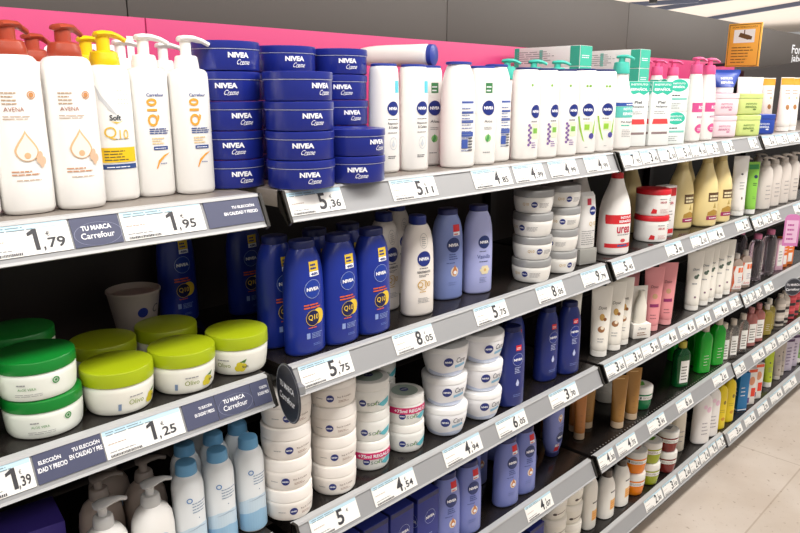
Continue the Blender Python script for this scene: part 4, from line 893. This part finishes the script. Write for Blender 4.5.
put('carts', 'A', 2.497, .052, 'small mint and white carton, upper of the front pair', GC, dz=.113, rot=-25)
for x, y, d in ((2.64, .25, 'rear row bottle with pink pump, leftmost'), (2.75, .24, 'rear row bottle with pink pump, second from left'), (2.85, .22, 'rear row bottle with pink pump, third from left'),
                (2.665, .048, 'front pink banded pump bottle left of its twin'), (2.775, .045, 'front pink banded pump bottle beside the pale pink tubs')):
    put('pinkp', 'A', x, y, 'white ' + d if d[0] == 'f' else d, GP)
for k in range(2):
    put('tubpink', 'A', 3.035, .088, 'pale pink rounded tub, %s of the stack' % ('upper' if k else 'lower'), 'rounded cream tubs', dz=k * .0885, rot=-35)
    put('tubgreen', 'A', 3.205, .052, 'pale green rounded tub, %s of the stack' % ('upper' if k else 'lower'), 'rounded cream tubs', dz=k * .0885, rot=-35)
put('tubblue', 'A', 3.385, .050, 'blue rounded tub at the front beside the pale green tubs', 'rounded cream tubs', rot=-35)
put('blot', 'A', 3.04, .088, 'blue and white tapered carton standing on the pale pink tubs', None, dz=.178, rot=-40)
GT = 'white tubes at the right end of the top shelf'
put('wtube', 'A', 3.50, .17, 'white tube with green patch, first right of the green tubs', GT, rot=-30)
put('wtube', 'A', 3.60, .15, 'white tube with green patch, second right of the green tubs', GT, rot=-30)
put('otube', 'A', 3.71, .05, 'white tube with light brown print near the right edge', GT, rot=-30)
put('otube', 'A', 3.82, .05, 'white tube with light brown print at the very right edge', GT, rot=-30)
put('otube', 'A', 3.80, .16, 'white tube with light brown print in the second row at right', GT, rot=-30)

# second shelf, left bay
GJ = 'lidded cream jars on the second shelf'
put('jgreen', 'B', .3325, .078, 'green lidded jar, lower of the front pair at left', GJ, rot=-8)
put('jgreen', 'B', .328, .076, 'green lidded jar, upper of the front pair at left', GJ, dz=.0648, rot=-16)
put('jgreen', 'B', .205, .080, 'green lidded jar, lower of the pair cut by the left edge', GJ)
put('jgreen', 'B', .205, .080, 'green lidded jar, upper of the pair cut by the left edge', GJ, dz=.0648)
put('jgreen', 'B', .345, .215, 'green lidded jar in shade, lower of the pair behind', GJ)
put('jgreen', 'B', .345, .215, 'green lidded jar in shade, upper of the pair behind', GJ, dz=.0648)
put('jlime', 'B', .4525, .070, 'lime lidded jar with fruit print, leftmost of the front three', GJ, rot=10)
put('jlime', 'B', .5735, .070, 'lime lidded jar with fruit print, middle of the front three', GJ, rot=-8)
put('jlime', 'B', .694, .076, 'lime lidded jar, right of the front three, beside the blue bottles', GJ, rot=-55)
put('jlime', 'B', .485, .205, 'lime lidded jar in shade, left one of the second row', GJ)
put('jlime', 'B', .612, .205, 'lime lidded jar in shade, right one of the second row', GJ)
put('bowl', 'B', .620, .36, 'empty grey white tapered tub standing in shade behind the lime lidded jars')
GB = 'dark blue lotion bottles on the second shelf'
put('q10blue', 'B', .905, .37, 'dark blue lotion bottle with orange print standing in deep shade behind the lime lidded jar', GB)
put('q10blue', 'B', .826, .125, 'dark blue lotion bottle tucked behind the leftmost front blue one', GB)
put('q10blue', 'B', .840, .050, 'dark blue lotion bottle, leftmost of the front three', GB)
put('q10blue', 'B', .933, .048, 'dark blue lotion bottle, middle of the front three', GB)
put('q10blue', 'B', 1.027, .046, 'dark blue lotion bottle, right of the front three', GB)
put('q10blue', 'B', .935, .130, 'dark blue lotion bottle behind the middle one', GB)
put('q10blue', 'B', 1.030, .128, 'dark blue lotion bottle behind the right one', GB)
put('q10blue', 'B', .755, .425, 'dark blue lotion bottle barely visible in deep shade right of the tapered tub', GB)
GW = 'pale lotion bottles on the second shelf'
put('gold', 'B', 1.165, .150, 'white gold printed lotion bottle in the second row', GW)
put('gold', 'B', 1.195, .065, 'white lotion bottle with gold ring print and navy cap at the front', GW, rot=-14)
put('gold', 'B', 1.30, .24, 'white gold printed bottle in the back row', GW)
put('peri', 'B', 1.350, .105, 'periwinkle blue lotion bottle with red tag', GW, rot=-16)
put('van', 'B', 1.452, .085, 'lilac lotion bottle with cream flower print', GW, rot=-18)
for nm_, x, y, n in (('left stack', 1.664, .055, 4), ('right stack', 1.812, .058, 4)):
    for k in range(n):
        put('jsilver', 'B', x + random.uniform(-.002, .002), y + random.uniform(-.002, .002), 'white jar with silver lid, %s of the %s of such jars' % ('top one' if k == 3 else ords[k], nm_), 'silver lidded jars', dz=k * .0663, rot=(-62, -20, -75, -40)[k] if nm_[0] == 'l' else (-5, -70, -40, -20)[k])
put('serum', 'B', 1.948, .055, 'white boxed lotion on a clear tray, beside the silver lidded jars', None, rot=-15)
put('gold', 'B', 1.99, .16, 'white lotion bottle in shade behind the boxed lotion', GW)
GU = 'cone shouldered bottles'
put('urea', 'B', 2.150, .060, 'white bottle with red cap and red band, at the front', GU, rot=-20)
put('urea', 'B', 2.13, .185, 'white bottle with red cap standing behind its twin', GU)
for k in range(2): put('jred', 'B', 2.452, .072, 'white jar with red lid, %s of the stack' % ('upper' if k else 'lower'), 'red lidded jars', dz=k * .0955, rot=-20)
put('cartred', 'B', 2.56, .075, 'white and red carton standing right of the red lidded jars', None, rot=-10)
put('beige', 'B', 2.55, .215, 'pale yellow bottle in shade behind the red lidded jars', GU)
put('beige', 'B', 2.760, .105, 'pale yellow bottle with brown label, leftmost of the visible group', GU, rot=-20)
put('beige', 'B', 2.885, .058, 'pale yellow bottle with brown label, front middle one', GU, rot=-24)
put('beige', 'B', 3.025, .055, 'pale yellow bottle with brown label, right front one', GU, rot=-24)
put('beige', 'B', 2.93, .165, 'pale yellow bottle standing in the second row', GU)
put('beige', 'B', 3.13, .12, 'pale yellow bottle nearest the plain white tube', GU)
put('plaint', 'B', 3.235, .050, 'plain white tube beside the pale yellow bottles', None, rot=-30)
put('gtube', 'B', 3.395, .050, 'bright green tube with dark printed patch on the second shelf', None, rot=-35)
for i, (x, y) in enumerate(((3.51, .14), (3.58, .06), (3.71, .06), (3.85, .06), (3.78, .16), (3.99, .06))):
    put('soapw', 'B', x, y, 'greyish white pump bottle on the second shelf, %s from the bright green tube' % ['first', 'second', 'third', 'fourth', 'fifth', 'sixth'][i], 'greyish white pump bottles', rot=-20)

# third shelf
put('purplebox', 'C', .285, .190, 'dark purple carton at the lower left corner', None, rot=-8)
GS = 'soap dispensers at lower left'
put('soap', 'C', .395, .050, 'white soap dispenser with clear pump, left one of the front pair', GS, rot=10)
put('soap', 'C', .483, .055, 'white soap dispenser with clear pump, right one of the front pair', GS, rot=10)
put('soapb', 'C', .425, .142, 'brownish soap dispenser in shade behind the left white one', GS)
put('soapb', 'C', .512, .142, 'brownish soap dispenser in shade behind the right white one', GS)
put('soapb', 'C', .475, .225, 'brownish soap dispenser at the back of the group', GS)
GSP = 'spray cans with blue caps'
for i, (x, y, d) in enumerate(((.5585, .060, 'front row left'), (.626, .062, 'front row middle'), (.698, .064, 'front row right, beside the cream jars'), (.592, .128, 'second row left'), (.656, .128, 'second row middle'), (.7165, .132, 'second row right'), (.65, .20, 'third row'))):
    put('spray', 'C', x, y, 'pale spray can with light blue cap, ' + d, GSP, rot=random.uniform(-10, 10))
def stack(kinds, s, x, y, n, pitch, what, where, group, js=.0015):
    for k in range(n):
        kd = kinds if isinstance(kinds, str) else kinds[k]
        put(kd, s, x + random.uniform(-js, js), y + random.uniform(-js, js), '%s, %s of %s' % (what[k] if isinstance(what, list) else what, 'top one' if k == n - 1 else ords[k], where), group, dz=k * pitch, rot=random.uniform(-42, -14))
GCJ = 'white cream jars on the third shelf'
stack('jcream', 'C', .787, .056, 4, .0708, 'plain white cream jar', 'the leftmost stack beside the spray cans', GCJ)
stack('jcream', 'C', .9185, .062, 4, .0708, 'plain white cream jar', 'the second stack from the spray cans', GCJ)
stack('jcream', 'C', .90, .178, 4, .0708, 'plain white cream jar in shade', 'the stack behind', GCJ)
stack(['softband', 'soft', 'soft'], 'C', 1.045, .080, 3, .0752, ['white jar with pink band', 'white jar with teal swoosh', 'white jar with teal swoosh'], 'the stack left of the low pair', GCJ, .0008)
stack(['soft', 'softband'], 'C', 1.168, .080, 2, .0752, ['white jar with teal swoosh', 'white jar with pink band'], 'the low pair above the 4,54 ticket', GCJ, .0008)
stack('soft', 'C', 1.175, .19, 3, .0752, 'white jar in shade', 'the stack behind the low pair', GCJ)
stack('care', 'C', 1.304, .066, 3, .0832, 'tapered white tub with blue wave', 'the stack above ticket 4,94', GCJ)
stack('care', 'C', 1.445, .058, 3, .0832, 'tapered white tub with blue wave', 'the stack by the navy bottles', GCJ)
GN = 'dark blue lotion bottles on the third shelf'
put('navy', 'C', 1.562, .038, 'dark blue lotion bottle with red tag, right beside the tapered tubs', GN, rot=-14)
put('navy', 'C', 1.672, .115, 'dark blue lotion bottle behind the first one', GN, rot=-14)
put('navy', 'C', 1.790, .070, 'dark blue lotion bottle, left one of the far pair', GN, rot=-10)
put('navy', 'C', 1.888, .052, 'dark blue lotion bottle, right one of the far pair beside the white tubes', GN, rot=-16)
GTB = 'standing tubes on the third shelf'
for kd, x, y, d in (('dove', 2.01, .12, 'white tube with brown print, half hidden behind the front one'), ('dove', 2.095, .055, 'white tube with brown print, first at the front'), ('dove', 2.185, .052, 'white tube with brown print, second at the front'), ('dove', 2.258, .060, 'white tube with brown print, third at the front'),
                    ('pinkt', 2.44, .13, 'pink tube in the second row'), ('pinkt', 2.478, .052, 'pink tube, left one of the front pair'), ('pinkt', 2.585, .048, 'pink tube, right one of the front pair'),
                    ('dove2', 2.845, .050, 'plain white tube, first of the far white row'), ('dove2', 2.945, .050, 'plain white tube, second of the far white row'), ('dove2', 3.015, .052, 'plain white tube, third of the far white row'), ('dove2', 3.10, .048, 'plain white tube, fourth of the far white row'), ('dove2', 3.185, .048, 'plain white tube, last of the far white row')):
    put(kd, 'C', x, y, d, GTB, rot=-42)
put('window', 'C', 2.368, .045, 'white window carton holding a small bottle, beside the pink tubes', None, rot=-30)
put('orb', 'C', 3.315, .050, 'orange and white flat bottle, left one', 'orange and white bottles', rot=-30)
put('orb', 'C', 3.420, .048, 'orange and white flat bottle, right one', 'orange and white bottles', rot=-30)
for x, y, d in ((3.60, .06, 'left one'), (3.77, .055, 'right one'), (3.66, .16, 'rear one')):
    put('pinkcap', 'C', x, y, 'clear bottle with pink cap, ' + d, 'clear bottles with pink caps')
put('pinkbox', 'C', 3.90, .05, 'pale pink carton right of the clear bottles', None, rot=-25)
put('orbox', 'C', 3.99, .055, 'orange carton near the right edge, left one', None, rot=-25)
put('orbox', 'C', 4.08, .055, 'orange carton near the right edge, right one', None, rot=-25)

# fourth shelf
for i, x in enumerate((.93, 1.02, 1.11, 1.207)):
    put('navybox', 'D', x, .055 if i else .06, 'dark blue carton with round logo, %s from the left at the bottom of the photo' % ['first', 'second', 'third', 'fourth'][i], 'dark blue cartons')
GPE = 'lilac blue lotion bottles on the fourth shelf'
for x, y, d in ((1.298, .050, 'first right of the dark blue cartons'), (1.389, .048, 'second right of the dark blue cartons'), (1.487, .128, 'second row, behind the gap'), (1.60, .19, 'third row, in shade'), (1.578, .052, 'left of the pair above the 4,07 ticket'), (1.672, .055, 'right of the pair above the 4,07 ticket')):
    put('periD', 'D', x, y, 'lilac blue lotion bottle, ' + d, GPE, rot=-14)
put('periD', 'D', 1.745, .31, 'lilac blue lotion bottle lying on its side, dark round cap towards the aisle', GPE, dz=.031, rx=(R(90), 0, R(14)))
put('periD', 'D', 1.931, .115, 'lilac blue lotion bottle standing upside down on its cap', GPE, dz=.2212, rx=(R(180), 0, R(180)))
GBR = 'brown tubes'
for kd, x, y, d in (('brown2', 2.02, .20, 'copper brown tube in the second row'), ('brown2', 2.100, .110, 'copper brown tube at the front left'), ('brown2', 2.14, .155, 'copper brown tube behind the front left one'), ('brown', 2.20, .14, 'golden brown tube behind'), ('brown', 2.282, .058, 'golden brown tube, left one at the front'), ('brown', 2.385, .056, 'golden brown tube, right one at the front')):
    put(kd, 'D', x, y, d, GBR, rot=-40)
put('tub_gr', 'D', 2.505, .080, 'dark green tub with white lid beside the brown tubes', 'small lidded tubs')
put('milkjar', 'D', 2.47, .21, 'pale small jar in shade behind the dark green tub', 'small lidded tubs', dz=0)
GG = 'green bottles on the fourth shelf'
put('dkgreenb', 'D', 2.825, .060, 'dark green bottle with yellowish cap, standing alone', GG, rot=-25)
for x, y, d in ((3.045, .055, 'first of the bright row'), (3.115, .115, 'second of the bright row'), (3.185, .050, 'third of the bright row'), (3.10, .20, 'rear of the bright row')):
    put('greenb', 'D', x, y, 'bright green translucent bottle, ' + d, GG, rot=-25)
GO = 'small bottles at the right of the fourth shelf'
for kd, x, y, d in (('clearw', 3.29, .060, 'clear bottle with white label right of the green ones'), ('clearw', 3.38, .052, 'clear bottle with white label, second'), ('clearw', 3.50, .050, 'clear bottle with white label, third'), ('clearr', 3.62, .055, 'reddish translucent bottle, left one'), ('clearr', 3.72, .052, 'reddish translucent bottle, right one'),
                    ('cleary', 3.86, .055, 'small yellow bottle with pale cap, left one'), ('cleary', 3.96, .075, 'small yellow bottle with pale cap, right one'), ('stripe', 4.06, .052, 'small bottle with black and white stripes, left one'), ('stripe', 4.14, .055, 'small bottle with black and white stripes, right one'), ('stripr', 4.24, .052, 'small bottle with red and black stripes, left one'), ('stripr', 4.33, .055, 'small bottle with red and black stripes, right one'), ('cleary', 4.43, .055, 'small yellow bottle at the very right edge')):
    put(kd, 'D', x, y, d, GO, rot=-30)

# bottom shelf
put('navybox', 'E', 1.74, .06, 'dark blue carton at the bottom edge left of the white jars', 'dark blue cartons')
GM = 'white jars on the bottom shelf'
stack('milkjar', 'E', 1.905, .085, 3, .0746, 'small white jar', 'the left stack at the bottom edge', GM)
stack('milkjar', 'E', 2.022, .09, 3, .0746, 'small white jar', 'the right stack at the bottom edge', GM)
GSH = 'white bottles on the bottom shelf'
put('conditioner', 'E', 2.128, .066, 'white bottle with orange print beside the white jars', GSH)
put('darkcap', 'E', 2.240, .060, 'white bottle with dark brown cap and orange square, left one', GSH)
put('darkcap', 'E', 2.355, .060, 'white bottle with dark brown cap and orange square, right one', GSH)
GTU = 'small lidded tubs'
for kd, x, y, c, d in (('tub_or', 2.468, .062, 'orange', 'left stack'), ('tub_li', 2.585, .055, 'lime green', 'front stack'), ('tub_bo', 2.728, .047, 'dark red', 'front stack right of the lime ones'), ('tub_li', 2.62, .160, 'lime green', 'rear stack')):
    for k in range(2): put(kd, 'E', x, y, '%s tub with white lid, %s of the %s' % (c, 'upper' if k else 'lower', d), GTU, dz=k * .0968, rot=-30)
GE = 'bottles on the bottom shelf at right'
for kd, x, y, d in (('beigeE', 2.86, .12, 'beige bottle in shade, left one'), ('beigeE', 2.93, .085, 'beige bottle, right one'), ('beigeE', 3.02, .13, 'beige bottle behind the big white one'), ('bigw', 3.08, .042, 'big white bottle with pink flower print'), ('bigw', 3.18, .042, 'white bottle with pink print beside the yellow ones'), ('yellow', 3.315, .048, 'bright yellow bottle, left one'), ('yellow', 3.425, .048, 'bright yellow bottle, right one')):
    put(kd, 'E', x, y, d, GE, rot=-25)
GX = 'boxes and tubes at the right of the bottom shelf'
for kd, x, y, d in (('bluebox', 3.60, .05, 'blue carton, front one'), ('bluebox', 3.62, .13, 'blue carton, rear one'), ('whitebox', 3.71, .05, 'white carton with orange and red patches, left one'), ('whitebox', 3.81, .05, 'white carton with orange and red patches, right one'), ('limet', 4.02, .055, 'lime yellow tube standing on the bottom shelf'), ('limet', 3.85, .16, 'lime yellow tube in the second row'), ('greyt', 4.17, .055, 'grey tube right of the lime yellow one'), ('greyt', 4.25, .06, 'second grey tube standing beside the pale violet cartons'),
                    ('violbox', 4.35, .06, 'pale violet carton, left one'), ('violbox', 4.45, .06, 'pale violet carton, right one'), ('greent', 4.54, .055, 'soft green tube at the right edge'), ('violt', 4.27, .15, 'pale violet tube behind the grey tubes')):
    put(kd, 'E', x, y, d, GX, rot=-30)


for o in COL.objects:
    if 'label' in o and o.parent is None and not (4 <= len(o['label'].replace(',', ' ').split()) <= 16): print('LABELLEN', o.name, o['label'])
